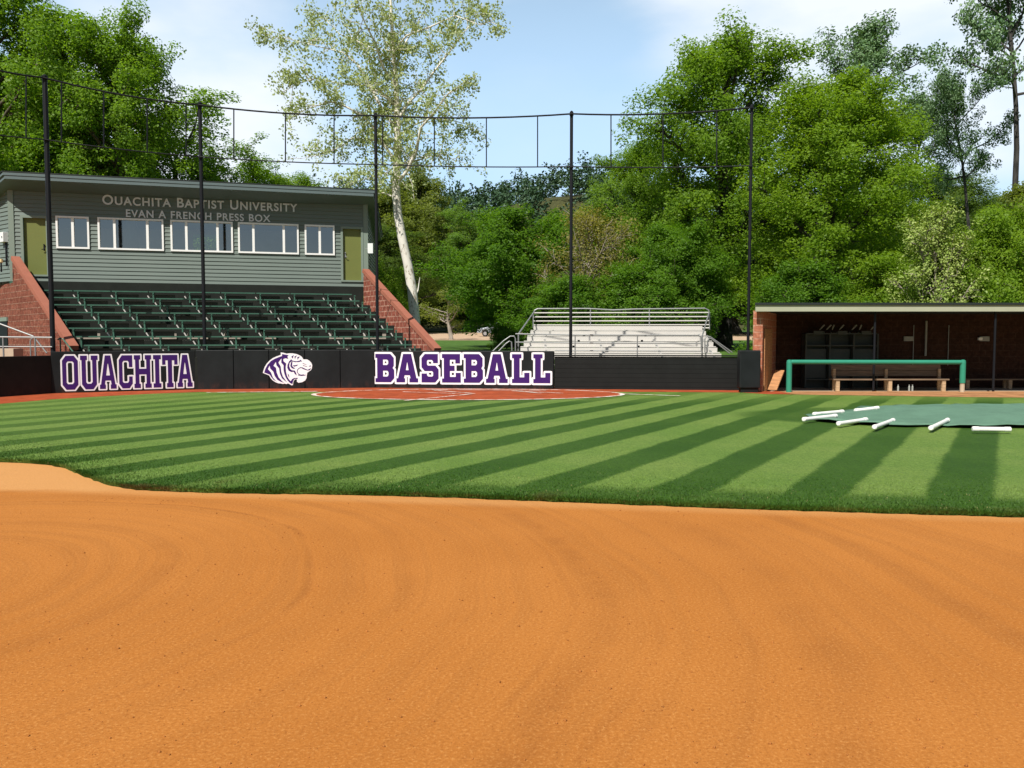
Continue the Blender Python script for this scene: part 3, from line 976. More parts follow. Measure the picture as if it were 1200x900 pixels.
def build_grandstand():
    root = thing('grandstand', 'stepped grandstand of dark green bench seats between two red brick side walls', 'grandstand', (SLF + SRF) / 2)
    NR = 8
    zs = [1.42 + k * (3.27 - 1.42) / 7 for k in range(NR)]
    base = .60                               # fraction of the tread-to-seat height
    def P(f, g): return SLF.lerp(SLB, g).lerp(SRF.lerp(SRB, g), f)      # f along, g front to back
    gs = [.02 + .985 * k / NR for k in range(NR + 1)]
    # stepped deck
    b = MB(); tr = MB()
    f0, f1 = .022, .985
    for k in range(NR):
        zt = zs[k] - .40; zp = zs[k - 1] - .40 if k else -.3
        a, c = P(f0, gs[k]), P(f1, gs[k]); a2, c2 = P(f0, gs[k + 1]), P(f1, gs[k + 1])
        b.add([a + UP * zp, c + UP * zp, c + UP * zt, a + UP * zt], [[0, 1, 2, 3]])
        tr.add([a + UP * zt, c + UP * zt, c2 + UP * zt, a2 + UP * zt], [[0, 1, 2, 3]])
    a, c = P(f0, gs[NR]), P(f1, gs[NR])
    b.add([a + UP * (zs[-1] - .4), c + UP * (zs[-1] - .4), c + UP * (Z_FLOOR + .1), a + UP * (Z_FLOOR + .1)], [[0, 1, 2, 3]])
    b.build('riser', M['deck'], root)
    tr.build('tread', M['tread'], root)
    rng = random.Random(4)
    along = (SRF - SLF).normalized(); back = Vector((-along.y, along.x, 0))
    for k in range(NR):
        g = gs[k] + .035
        fa, fb = .03, .930
        row = MB()
        A, B = P(fa, g), P(fb, g)
        L = (B - A).length
        nseg = 9
        cuts = [0.0]
        step = L / nseg
        shift = 0
        marks = [max(0, min(L, (i + .15 + shift * .4) * step)) for i in range(nseg)]
        segs = []
        prev = 0
        for mk in marks:
            if mk - prev > .2: segs.append((prev, mk - .02))
            prev = mk + .02
        segs.append((prev, L))
        for s0, s1 in segs:
            p = A + along * s0; q = A + along * s1
            row.beam(p + UP * (zs[k] - .02) + back * .02, q + UP * (zs[k] - .02) + back * .02, .25, .04)
        o = row.build('bench', M['bench_g'], root)
        # second, lower plank: the back foot board
        for s0, s1 in segs:
            if s1 - s0 < .5: continue
            fb_ = MB()
            p = A + along * (s0 + .03); q = A + along * (s1 - .34)
            fb_.beam(p + UP * (zs[k] - .21) + back * .17, q + UP * (zs[k] - .21) + back * .13, .04, .20)
            fb_.build('foot_board', M['panel_k'], o)
        if k == 3:                                    # pale patches on this riser
            pale = MB()
            for s0, s1 in segs:
                if rng.random() < .2: continue
                u0 = s0 + (s1 - s0) * rng.uniform(.05, .3); u1 = s0 + (s1 - s0) * rng.uniform(.6, .95)
                G = P(fa, gs[k]) - back * .008
                pale.add([G + along * u0 + UP * (zs[k] - .62), G + along * u1 + UP * (zs[k] - .62), G + along * u1 + UP * (zs[k] - .44), G + along * u0 + UP * (zs[k] - .44)], [[0, 1, 2, 3]])
            pale.build('pale_patch', M['tread'], o)
        for i, mk in enumerate(marks + [L - .05]):
            sp = MB()
            p = A + along * (mk + .16) - back * .07
            sp.beam(p + UP * (zs[k] - .40), p + UP * (zs[k] - .05), .045, .045, up=(0, 1, 0))
            sp.beam(p + UP * (zs[k] - .07) - back * .08, p + UP * (zs[k] - .07) + back * .13, .045, .04)
            sp.build('support', M['bench_g'], o)
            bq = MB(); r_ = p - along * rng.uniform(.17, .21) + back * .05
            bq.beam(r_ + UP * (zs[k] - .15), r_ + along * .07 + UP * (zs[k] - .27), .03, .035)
            bq.build('glint_bar', M['alu'], o)  # pale slanting bars added in place of sun glints below the seats
    # brick side walls with sloping caps
    th = .20
    def side(F, B_, zf, zb_, extra, name, mat, sgn, steps):
        d = (B_ - F).normalized(); n = Vector((d.y, -d.x, 0)) * sgn
        b_ = MB()
        prof = [F + UP * -.3, F + UP * zf, B_ + UP * zb_]
        if extra:
            Q = B_ + d * .02
            prof += [Q + UP * (Z_FLOOR + .02), B_ + d * extra + UP * (Z_FLOOR + .02), B_ + d * extra + UP * -.3]
        else: prof += [B_ + UP * -.3]
        b_.prism(prof, n * 0, -n * th)
        w = b_.build(name, mat, root)
        c_ = MB()
        dd = (B_ + UP * zb_ - F - UP * zf).normalized()
        u = dd.cross(n.normalized()); u = u if u.z > 0 else -u
        L = ((B_ + UP * zb_) - (F + UP * zf)).length
        mid = (F + UP * zf + B_ + UP * zb_) / 2 - n * (th / 2)
        c_.frame_box(mid + u * .07 , dd, n, u, L / 2 + .06, th / 2 + .03, .07)
        c_.build('cap', M['cap'], w)
        return d, n
    dl, nl = side(SLF, SLB, 1.30, 4.28, 7, 'side_wall', M['brick'], -1, 1)
    side(SRF, SRB, 1.20, 4.12, 0, 'side_wall', M['brick_s'], 1, 1)
    # doorway in the left brick wall
    b = MB()
    s0, _ = on_wall(-6, 395, SLF, dl); s1, _ = on_wall(9.5, 395, SLF, dl)
    lo, hi = min(s0, s1), max(s0, s1)
    n = nl if nl.y < 0 else -nl
    c = SLF + dl * (lo + hi) / 2 + n * .012 + UP * 1.0
    b.frame_box(c, dl, n, UP, (hi - lo) / 2, .012, 1.22)
    dr = b.build('door', M['steel_k'], root)
    b = MB()
    b.frame_box(c + UP * 1.29 + n * .01, dl, n, UP, (hi - lo) / 2 + .08, .03, .07)
    b.build('lintel', M['trim'], dr)
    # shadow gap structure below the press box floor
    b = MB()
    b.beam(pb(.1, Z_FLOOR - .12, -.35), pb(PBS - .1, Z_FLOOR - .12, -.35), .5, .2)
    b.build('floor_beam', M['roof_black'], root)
    # green hand rail at the left aisle
    t = thing('hand_rail', 'short dark green hand rail at the foot of the left brick wall', 'hand rail', P(.03, 0))
    b = MB()
    q = [at_depth(68, 398, 24.3), at_depth(70.5, 396, 24.4), at_depth(74, 397.5, 24.4), at_depth(87, 414, 24.0)]
    b.tube(q, .022, 8); b.tube([q[1], q[1] - UP * .9], .022, 8)
    b.build('rail', M['bench_g'], t)


build_grandstand()

# ------------------------------------------------------------------ backstop wall and its lettering
WA, WB, WC, WD, WE = ground(60.5, 462.3), ground(230, 457.6), ground(440, 455.6), ground(649, 457.2), ground(868, 458.8)


def wall_pads(name, label, A, B, z0, z1, n_pads, mat, th=.12, gap=.012, cat='padded wall', cap=None):
    root = thing(name, label, cat, (A + B) / 2)
    d = (B - A).normalized(); nrm = Vector((d.y, -d.x, 0)); L = (B - A).length
    edges = n_pads if isinstance(n_pads, (list, tuple)) else [i / n_pads for i in range(n_pads + 1)]
    for a, c in zip(edges[:-1], edges[1:]):
        b = MB()
        s0, s1 = a * L + gap / 2, c * L - gap / 2
        b.frame_box(A + d * (s0 + s1) / 2 - nrm * th / 2 + UP * (z0 + z1) / 2, d, nrm, UP, (s1 - s0) / 2, th / 2, (z1 - z0) / 2)
        b.build('pad', mat, root, bevel=.018)
    b = MB()
    b.frame_box(A + d * L / 2 - nrm * (th + .06) + UP * (z0 + z1 - .03) / 2, d, nrm, UP, L / 2, .05, (z1 + .0 - z0) / 2)
    b.build('backing', M['plank'], root)
    return root, d, nrm, L


# block letters on a 7-unit grid: outer outline (counter-clockwise) and counters
GLYPH = {
    'O': (5, [(1.2, 0), (3.8, 0), (5, 1.2), (5, 5.8), (3.8, 7), (1.2, 7), (0, 5.8), (0, 1.2)], [[(2.05, 1.5), (2.95, 1.5), (3.4, 1.95), (3.4, 5.05), (2.95, 5.5), (2.05, 5.5), (1.6, 5.05), (1.6, 1.95)]]),
    'U': (5.4, [(1.6, 0), (3.8, 0), (4.95, 1.2), (4.95, 6), (5.4, 6), (5.4, 7), (2.95, 7), (2.95, 6), (3.4, 6), (3.4, 1.95), (2.95, 1.5), (2.45, 1.5), (2.0, 1.95), (2.0, 6), (2.45, 6), (2.45, 7), (0, 7), (0, 6), (.45, 6), (.45, 1.2)], []),
    'A': (6, [(0, 0), (2.4, 0), (2.4, 1), (2.1, 1), (2.3, 1.75), (3.7, 1.75), (3.9, 1), (3.6, 1), (3.6, 0), (6, 0), (6, 1), (5.55, 1), (4.1, 7), (1.9, 7), (.45, 1), (0, 1)], [[(2.62, 3.0), (3.38, 3.0), (3.05, 4.9), (2.95, 4.9)]]),
    'C': (5, [(1.2, 0), (3.8, 0), (5, 1.2), (5, 2.6), (3.4, 2.6), (3.4, 1.95), (2.95, 1.5), (2.05, 1.5), (1.6, 1.95), (1.6, 5.05), (2.05, 5.5), (2.95, 5.5), (3.4, 5.05), (3.4, 4.4), (5, 4.4), (5, 7), (1.2, 7), (0, 5.8), (0, 1.2)], []),
    'H': (6, [(0, 0), (2.5, 0), (2.5, 1), (2.05, 1), (2.05, 2.7), (3.95, 2.7), (3.95, 1), (3.5, 1), (3.5, 0), (6, 0), (6, 1), (5.55, 1), (5.55, 6), (6, 6), (6, 7), (3.5, 7), (3.5, 6), (3.95, 6), (3.95, 4.1), (2.05, 4.1), (2.05, 6), (2.5, 6), (2.5, 7), (0, 7), (0, 6), (.45, 6), (.45, 1), (0, 1)], []),
    'I': (2.6, [(0, 0), (2.6, 0), (2.6, 1), (2.1, 1), (2.1, 6), (2.6, 6), (2.6, 7), (0, 7), (0, 6), (.5, 6), (.5, 1), (0, 1)], []),
    'T': (5.2, [(1.35, 0), (3.85, 0), (3.85, 1), (3.4, 1), (3.4, 5.6), (3.9, 5.6), (3.9, 4.7), (5.2, 4.7), (5.2, 7), (0, 7), (0, 4.7), (1.3, 4.7), (1.3, 5.6), (1.8, 5.6), (1.8, 1), (1.35, 1)], []),
    'B': (5.4, [(0, 0), (4.4, 0), (5.4, 1), (5.4, 3), (4.95, 3.55), (5.3, 4.1), (5.3, 6), (4.3, 7), (0, 7), (0, 6), (.5, 6), (.5, 1), (0, 1)], [[(2.2, 1.4), (3.4, 1.4), (3.75, 1.75), (3.75, 2.5), (3.4, 2.85), (2.2, 2.85)], [(2.2, 4.25), (3.35, 4.25), (3.7, 4.6), (3.7, 5.25), (3.35, 5.6), (2.2, 5.6)]]),
    'S': (5, [(1.0, 0), (4, 0), (5, 1.0), (5, 3.2), (4.1, 4.15), (1.9, 4.15), (1.6, 4.45), (1.6, 5.3), (1.85, 5.55), (3.0, 5.55), (3.4, 5.2), (3.4, 4.75), (4.8, 4.75), (4.8, 7), (1.0, 7), (0, 6), (0, 3.75), (.9, 2.8), (3.1, 2.8), (3.4, 2.5), (3.4, 1.7), (3.15, 1.45), (2.0, 1.45), (1.6, 1.8), (1.6, 2.2), (0, 2.2), (0, 0)], []),
    'E': (5.2, [(0, 0), (5.2, 0), (5.2, 2.4), (3.8, 2.4), (3.8, 1.4), (2.2, 1.4), (2.2, 2.85), (3.5, 2.85), (3.5, 4.15), (2.2, 4.15), (2.2, 5.6), (3.7, 5.6), (3.7, 4.7), (5.0, 4.7), (5.0, 7), (0, 7), (0, 6), (.5, 6), (.5, 1), (0, 1)], []),
    'L': (5, [(0, 0), (5, 0), (5, 2.5), (3.5, 2.5), (3.5, 1.4), (2.2, 1.4), (2.2, 6), (2.7, 6), (2.7, 7), (0, 7), (0, 6), (.5, 6), (.5, 1), (0, 1)], []),
}


WIDE = {k: GLYPH[k] for k in 'OUACHIT'}
NARROW = {
    'O': (5, [(1.2, 0), (3.8, 0), (5, 1.0), (5, 6.0), (3.8, 7), (1.2, 7), (0, 6.0), (0, 1.0)], [[(1.75, 1.15), (3.25, 1.15), (3.7, 1.5), (3.7, 5.5), (3.25, 5.85), (1.75, 5.85), (1.3, 5.5), (1.3, 1.5)]]),
    'U': (5.4, [(1.5, 0), (3.9, 0), (5.0, 1.0), (5.0, 6.1), (5.4, 6.1), (5.4, 7), (3.3, 7), (3.3, 6.1), (3.7, 6.1), (3.7, 1.5), (3.25, 1.15), (2.15, 1.15), (1.7, 1.5), (1.7, 6.1), (2.1, 6.1), (2.1, 7), (0, 7), (0, 6.1), (.4, 6.1), (.4, 1.0)], []),
    'A': (6, [(0, 0), (2.1, 0), (2.1, .9), (1.8, .9), (2.0, 1.75), (4.0, 1.75), (4.2, .9), (3.9, .9), (3.9, 0), (6, 0), (6, .9), (5.6, .9), (4.0, 7), (2.0, 7), (.4, .9), (0, .9)], [[(2.3, 2.8), (3.7, 2.8), (3.1, 5.3), (2.9, 5.3)]]),
    'C': (5, [(1.2, 0), (3.8, 0), (5, 1.0), (5, 2.5), (3.7, 2.5), (3.7, 1.5), (3.25, 1.15), (1.75, 1.15), (1.3, 1.5), (1.3, 5.5), (1.75, 5.85), (3.25, 5.85), (3.7, 5.5), (3.7, 4.5), (5, 4.5), (5, 7), (1.2, 7), (0, 6.0), (0, 1.0)], []),
    'H': (6, [(0, 0), (2.2, 0), (2.2, .9), (1.75, .9), (1.75, 2.9), (4.25, 2.9), (4.25, .9), (3.8, .9), (3.8, 0), (6, 0), (6, .9), (5.6, .9), (5.6, 6.1), (6, 6.1), (6, 7), (3.8, 7), (3.8, 6.1), (4.25, 6.1), (4.25, 4.1), (1.75, 4.1), (1.75, 6.1), (2.2, 6.1), (2.2, 7), (0, 7), (0, 6.1), (.4, 6.1), (.4, .9), (0, .9)], []),
    'I': (2.8, [(0, 0), (2.8, 0), (2.8, .9), (2.15, .9), (2.15, 6.1), (2.8, 6.1), (2.8, 7), (0, 7), (0, 6.1), (.65, 6.1), (.65, .9), (0, .9)], []),
    'T': (5.2, [(1.5, 0), (3.7, 0), (3.7, .9), (3.3, .9), (3.3, 5.85), (4.1, 5.85), (4.1, 4.9), (5.2, 4.9), (5.2, 7), (0, 7), (0, 4.9), (1.1, 4.9), (1.1, 5.85), (1.9, 5.85), (1.9, .9), (1.5, .9)], []),
}


def area2(p): return sum(p[i][0] * p[(i + 1) % len(p)][1] - p[(i + 1) % len(p)][0] * p[i][1] for i in range(len(p)))


def offset_poly(p, w):
    """mitred outward offset of a counter-clockwise polygon"""
    n = len(p); out = []
    for i in range(n):
        a, b, c = Vector(p[i - 1]), Vector(p[i]), Vector(p[(i + 1) % n])
        d1 = (b - a).normalized(); d2 = (c - b).normalized()
        n1 = Vector((d1.y, -d1.x)); n2 = Vector((d2.y, -d2.x))
        m = n1 + n2
        k = max(.35, 1 + n1.dot(n2))
        out.append(tuple(b + m * (w / k)))
    return out


def plate(b, outer, holes, place, t0, t1):
    """flat plate of outline 'outer' with holes; place(x, y, t) puts it in the world, t0 back face, t1 front"""
    loops = [outer] + holes
    tris = tessellate_polygon([[Vector((x, y, 0)) for x, y in lp] for lp in loops])
    flat = [q for lp in loops for q in lp]
    vs_ = [place(x, y, t1) for x, y in flat]
    fs = []
    for t in tris:
        (x1, y1), (x2, y2), (x3, y3) = (flat[i] for i in t)
        fs.append(list(t) if (x2 - x1) * (y3 - y1) - (x3 - x1) * (y2 - y1) > 0 else list(t)[::-1])
    b.add(vs_, fs)
    for lp in loops:
        n = len(lp)
        vs_ = [place(x, y, t0) for x, y in lp] + [place(x, y, t1) for x, y in lp]
        b.add(vs_, [[i, (i + 1) % n, n + (i + 1) % n, n + i] for i in range(n)])


def outline_field(loops_list, ow, step=.006):
    """rows of strips covering everything within ow of the letters (all letters of a word at once)"""
    allp = [q for lps in loops_list for q in lps[0]]
    x0 = min(p[0] for p in allp) - ow * 1.5; x1 = max(p[0] for p in allp) + ow * 1.5
    y0 = min(p[1] for p in allp) - ow * 1.2; y1 = max(p[1] for p in allp) + ow * 1.2
    xs = np.arange(x0, x1, step); ys = np.arange(y0, y1, step)
    X, Y = np.meshgrid(xs, ys)
    D = np.full(X.shape, 9.0); IN = np.zeros(X.shape, bool)
    for loops in loops_list:
        a0 = min(p[0] for p in loops[0]) - 2 * ow; a1 = max(p[0] for p in loops[0]) + 2 * ow
        c0, c1 = np.searchsorted(xs, [a0, a1])
        sx, sy = X[:, c0:c1], Y[:, c0:c1]
        dd = np.full(sx.shape, 9.0); ii = np.zeros(sx.shape, bool)
        for lp in loops:
            for (ax, ay), (bx, by) in zip(lp, lp[1:] + lp[:1]):
                ex, ey = bx - ax, by - ay
                l2 = ex * ex + ey * ey + 1e-12
                t = np.clip(((sx - ax) * ex + (sy - ay) * ey) / l2, 0, 1)
                # square-cornered distance keeps the mitred look of block letters
                qx, qy = np.abs(sx - ax - t * ex), np.abs(sy - ay - t * ey)
                dd = np.minimum(dd, .45 * np.hypot(qx, qy) + .55 * np.maximum(qx, qy))
                if ay != by:
                    cr = ((ay > sy) != (by > sy)) & (sx < (bx - ax) * (sy - ay) / (by - ay) + ax)
                    ii ^= cr
        D[:, c0:c1] = np.minimum(D[:, c0:c1], np.where(ii, -dd, dd))
    runs = []
    for r in range(len(ys)):
        v = D[r] - ow
        ins = v < 0
        e = np.flatnonzero(np.diff(ins.astype(int)))
        cr = [xs[k] + step * v[k] / (v[k] - v[k + 1]) for k in e]
        for k in range(0, len(cr) - 1, 2): runs.append((cr[k], cr[k + 1], ys[r] - step / 2, ys[r] + step / 2))
    return runs


def word(root, text, A, d, nrm, s_list, zb, H, ow, skew=0.0):
    """s_list: (start, end) of every letter's purple face along the wall"""
    faces = []
    place = lambda x, y, t: A + d * x + UP * (zb + y) + nrm * t
    for i, (ch, (s0, s1)) in enumerate(zip(text, s_list)):
        w, outer, holes = GLYPH[ch]
        sx = (s1 - s0) / w; sy = H / 7
        T = lambda p, s0=s0, sx=sx, sy=sy: (s0 + p[0] * sx, p[1] * sy)
        faces.append((ch, [T(p) for p in outer], [[T(p) for p in h] for h in holes]))
    white = MB()
    for x0, x1, y0, y1 in outline_field([[o] + hs for ch, o, hs in faces], ow):
        white.add([place(x0, y0, .004), place(x1, y0, .004), place(x1, y1, .004), place(x0, y1, .004)], [[0, 1, 2, 3]])
    lt = white.build('lettering', M['ltr_w'], root)
    lt['label'] = 'purple slab letters with white outlines reading ' + text
    for i, (ch, o, hs) in enumerate(faces):
        b = MB()
        plate(b, o, hs, place, .0045, .009)
        b.build('letter', M['ltr_p'], lt)


def spans(A, d, px):
    return [tuple(on_wall(x, 430, A, d)[0] for x in p) for p in px]


def build_backstop():
    # left wing, turned away from the sun
    far = WA + (ground(0, 466.6) - WA).normalized() * 7.5
    wall_pads('wing_wall', 'brown black padded wing wall on the left, turned edge on to the field', far, WA + (WA - far).normalized() * .05, -.03, 1.12, 4, M['pad_b'], cat='wall')
    root, d, n, L = wall_pads('padded_wall', 'black padded wall panel carrying the word OUACHITA', WA, WB, .03, 1.235, 1, M['pad'])
    for k_, g_ in NARROW.items(): GLYPH[k_] = g_
    px = [(72.7, 91.2), (94, 114.5), (116.5, 136), (139.2, 155), (157, 177.2), (179.5, 188.6), (190, 208), (207.8, 225.2)]
    word(root, 'OUACHITA', WA, d, n, spans(WA, d, px), .125, .985, .042)
    GLYPH.update(WIDE)
    root, d, n, L = wall_pads('padded_wall', 'black padded wall panel with the purple and white tiger head', WB, WC, .0, 1.25, [0, .205, .40, .60, .80, 1], M['pad'])
    build_tiger(root, WB, d, n)
    root, d, n, L = wall_pads('padded_wall', 'black padded wall panel carrying the word BASEBALL', WC, WD, -.02, 1.22, 1, M['pad'])
    px = [(440, 462), (464.5, 490), (494, 514), (518, 540), (543.5, 566), (569.5, 595), (600, 620.5), (625, 645)]
    word(root, 'BASEBALL', WC, d, n, spans(WC, d, px), .215, .905, .058)
    # plank wall
    d = (WE - WD).normalized(); n = Vector((d.y, -d.x, 0)); L = (WE - WD).length
    t = thing('plank_wall', 'low black wall of horizontal planks in front of the aluminium bleacher', 'wall', (WD + WE) / 2)
    hs = [-.02, .11, .25, .39, .53, .67, .81, .95, 1.05]
    for a, c in zip(hs[:-1], hs[1:]):
        b = MB()
        b.frame_box(WD + d * L / 2 + UP * (a + c) / 2 - n * (.08 + random.uniform(0, .006)), d, n, UP, L / 2 - .015, .022, (c - a) / 2 - .003)
        b.build('plank', M['plank'], t, bevel=.004)
    b = MB()
    b.frame_box(WD + d * L / 2 + UP * .5 - n * .125, d, n, UP, L / 2 - .015, .012, .53)
    b.build('backing', M['plank'], t)
    b = MB()
    for k in range(6):
        p = WD + d * (L * (k + .5) / 6) - n * .18
        b.frame_box(p + UP * .5, d, n, UP, .05, .04, .52)
    b.frame_box(WD + d * L / 2 + UP * 1.08 - n * .09, d, n, UP, L / 2 - .015, .07, .02)
    b.build('frame', M['plank'], t)
    # end pad
    c0, c1 = ground(866.5, 461.4), ground(891, 461.4)
    t = thing('end_pad', 'square black padded block at the wall end beside the dugout', 'padded block', (c0 + c1) / 2)
    z0, z1 = at_depth(880, 455, c0.y).z, at_depth(880, 410.5, c0.y).z
    b = MB(); b.box(c0.x, c1.x, c0.y, c0.y + .3, z0, z1); b.build('pad', M['pad'], t, bevel=.03)
    b = MB(); b.box(c0.x + .05, c1.x - .05, c0.y + .05, c0.y + .25, 0, z0); b.build('foot', M['plank'], t)


def build_tiger(root, A, d, n):
    s_c, _ = on_wall(337, 430, A, d)
    sA, _ = on_wall(290, 430, A, d); sB, _ = on_wall(380, 430, A, d)
    kx = (sB - sA) / 1200
    P1 = A + d * s_c
    yz = lambda y: at_depth(337, 400 + y / 13.333, P1.y).z
    z0, z1 = yz(800), yz(0)
    place = lambda x, y, t: A + d * (sA + x * kx) + UP * (z1 + (z0 - z1) * y / 800) + n * t
    def pl(b, pts, t0, t1):
        pts = pts if area2(pts) < 0 else pts[::-1]     # y runs down in the drawing
        f = [(x, y) for x, y in pts]
        tris = tessellate_polygon([[Vector((x, y, 0)) for x, y in f]])
        vs_ = [place(x, y, t1) for x, y in f]
        fs = []
        for t in tris:
            (x1, y1), (x2, y2), (x3, y3) = (f[i] for i in t)
            fs.append(list(t)[::-1] if (x2 - x1) * (y3 - y1) - (x3 - x1) * (y2 - y1) > 0 else list(t))
        b.add(vs_, fs)
        m = len(f)
        b.add([place(x, y, t0) for x, y in f] + vs_, [[i, (i + 1) % m, m + (i + 1) % m, m + i] for i in range(m)])
    w = MB()
    pl(w, [(236, 490), (250, 440), (268, 395), (300, 345), (345, 297), (395, 260), (450, 235), (520, 212), (519, 172), (560, 178), (610, 192), (660, 186), (710, 188), (770, 200), (820, 222), (850, 245), (872, 282), (930, 283), (965, 303), (995, 335), (1010, 372), (1003, 425), (985, 455), (955, 472), (930, 492), (922, 535), (918, 575), (895, 612), (850, 638), (790, 648), (765, 630), (768, 600), (745, 590), (718, 612), (706, 650), (703, 682), (682, 688), (650, 668), (625, 655), (600, 668), (575, 658), (550, 664), (505, 655), (480, 655), (430, 636), (385, 605), (355, 570), (335, 530), (290, 512)], .001, .006)
    em = w.build('emblem', M['ltr_w'], root)
    em['label'] = 'white tiger head emblem with purple stripes facing right'
    p = MB()
    pl(p, [(258, 484), (275, 430), (310, 365), (365, 305), (430, 268), (490, 245), (538, 228), (540, 196), (575, 204), (640, 214), (622, 238), (636, 272), (590, 262), (556, 276), (560, 310), (602, 345), (592, 400), (596, 470), (612, 540), (640, 592), (668, 622), (690, 590), (722, 572), (780, 570), (772, 590), (735, 582), (712, 604), (700, 640), (692, 668), (655, 648), (620, 610), (590, 560), (570, 500), (560, 450), (560, 372), (525, 332), (530, 262), (480, 328), (515, 392), (522, 470), (545, 545), (590, 610), (612, 640), (560, 600), (530, 572), (500, 500), (490, 420), (450, 372), (440, 318), (402, 378), (442, 412), (450, 480), (480, 560), (530, 618), (565, 648), (505, 625), (460, 598), (420, 540), (400, 472), (352, 422), (342, 375), (315, 430), (362, 482), (390, 560), (430, 608), (455, 628), (400, 598), (368, 560), (340, 515)], .007, .010)
    pl(p, [(676, 285), (645, 315), (622, 370), (618, 415), (640, 458), (680, 478), (716, 474), (735, 510), (765, 532), (752, 488), (735, 456), (690, 452), (662, 430), (648, 385), (655, 335), (690, 308)], .007, .010)
    pl(p, [(702, 300), (675, 335), (666, 385), (684, 415), (715, 428), (742, 420), (712, 404), (692, 378), (698, 335)], .007, .010)
    pl(p, [(704, 372), (738, 374), (790, 362), (765, 384), (722, 394)], .007, .010)
    pl(p, [(682, 240), (722, 214), (712, 244), (704, 268)], .007, .010)
    pl(p, [(732, 236), (772, 220), (748, 252), (740, 282)], .007, .010)
    pl(p, [(778, 246), (818, 236), (796, 262), (780, 288)], .007, .010)
    pl(p, [(668, 262), (700, 300), (760, 312), (818, 300), (850, 322), (842, 300), (815, 284), (832, 312), (800, 322), (740, 324), (690, 308)], .007, .010)
    pl(p, [(958, 388), (985, 372), (980, 402)], .007, .010)
    pl(p, [(812, 402), (870, 414), (935, 446), (985, 432), (990, 420), (972, 450), (935, 456), (875, 436), (845, 420)], .007, .010)
    pl(p, [(860, 340), (920, 362), (918, 366), (858, 348)], .007, .010)
    pl(p, [(866, 372), (930, 394), (928, 399), (864, 380)], .007, .010)
    # ring of the open mouth and the jaw line
    ring = [(840 + 72 * math.cos(a) , 468 + 62 * math.sin(a)) for a in np.linspace(R(60), R(290), 22)]
    ring2 = [(840 + 62 * math.cos(a), 468 + 53 * math.sin(a)) for a in np.linspace(R(290), R(60), 22)]
    pl(p, ring + ring2, .007, .010)
    pl(p, [(790, 520), (840, 528), (905, 522), (900, 534), (835, 540), (785, 532)], .007, .010)
    pl(p, [(620, 500), (640, 520), (650, 570), (632, 545)], .007, .010)
    p.build('stripe', M['ltr_p'], em)


build_backstop()


def build_net():
    tops = [(52.5, 90), (236.5, 122), (441, 134.5), (669, 132.5), (879, 125)]
    bots = [(62, 412), (237.5, 410), (441.5, 409), (669.5, 412), (878.5, 412)]
    deps = [24.2, 25.9, 26.75, 25.9, 25.1]
    labs = ['tall black net pole standing before the left end of the press box', 'tall black net pole rising between the OUACHITA sign and the tiger head',
            'tall black net pole at the right end of the press box', 'tall black net pole in front of the aluminium bleacher', 'tall black net pole at the left corner of the dugout']
    top3, low3 = [], []
    lows = [164.5, 184.5, 193.5, 196, 195]
    for (tx, ty), (bx, by), y, lab, lo, pr in zip(tops, bots, deps, labs, lows, (.068, .056, .051, .050, .046)):
        p = at_depth(bx, by, y); q = at_depth(tx, ty, y)
        x = (p.x + q.x) / 2
        zb = terrain(y) - .2
        t = thing('net_pole', lab, 'pole', (x, y, zb), 'tall black backstop net poles')
        b = MB(); b.tube([(x, y, zb), (x, y, q.z)], pr, 12); b.build('shaft', M['steel_k'], t, smooth=False)
        b = MB(); b.tube([(x, y, q.z), (x, y, q.z + .03), (x, y, q.z + .07)], [pr + .008, pr + .008, .02], 12); b.build('end_cap', M['steel_k'], t)
        b = MB()
        zl = at_depth(tx, lo, y).z
        for z in (q.z - .05, zl): b.tube([(x, y, z - .035), (x, y, z + .035)], pr + .012, 12)
        b.build('clamp', M['steel_k'], t)
        top3.append(Vector((x, y - .1, q.z - .05))); low3.append(Vector((x, y - .1, zl)))
    ext = [at_depth(-70, 62, 22.6), at_depth(-70, 148, 22.6)]
    top3.insert(0, ext[0]); low3.insert(0, ext[1])
    t = thing('net_cable', 'black net cables with hanging rods strung along the tops of the poles', 'cable', top3[3])
    def sag(P, amt, n=10):
        out = []
        for a, c in zip(P[:-1], P[1:]):
            for i in range(n):
                f = i / n
                out.append(a.lerp(c, f) - UP * (amt * 4 * f * (1 - f)))
        return out + [P[-1]]
    T, Lw = sag(top3, .10), sag(low3, .04)
    b = MB(); b.tube(T, .026, 6); b.build('top_cable', M['steel_k'], t)
    b = MB(); b.tube(Lw, .019, 6); b.build('lower_cable', M['steel_k'], t)
    def on(P, px):
        for a, c in zip(P[:-1], P[1:]):
            ua, uc = cam_px(a), cam_px(c)
            if ua <= px <= uc: return a.lerp(c, (px - ua) / (uc - ua))
    for px in (30.5, 72, 121.5, 172.5, 218, 274, 334.5, 391.5, 448.5, 509, 570, 630, 716, 777, 840):
        p, q = on(T, px), on(Lw, px)
        if p and q:
            b = MB(); b.tube([p, q], .02, 6); b.build('rod', M['steel_k'], t)


def cam_px(p):
    return 600 + FPX * p.x / (p.y * _cp - (p.z - EYE) * _sp)


build_net()

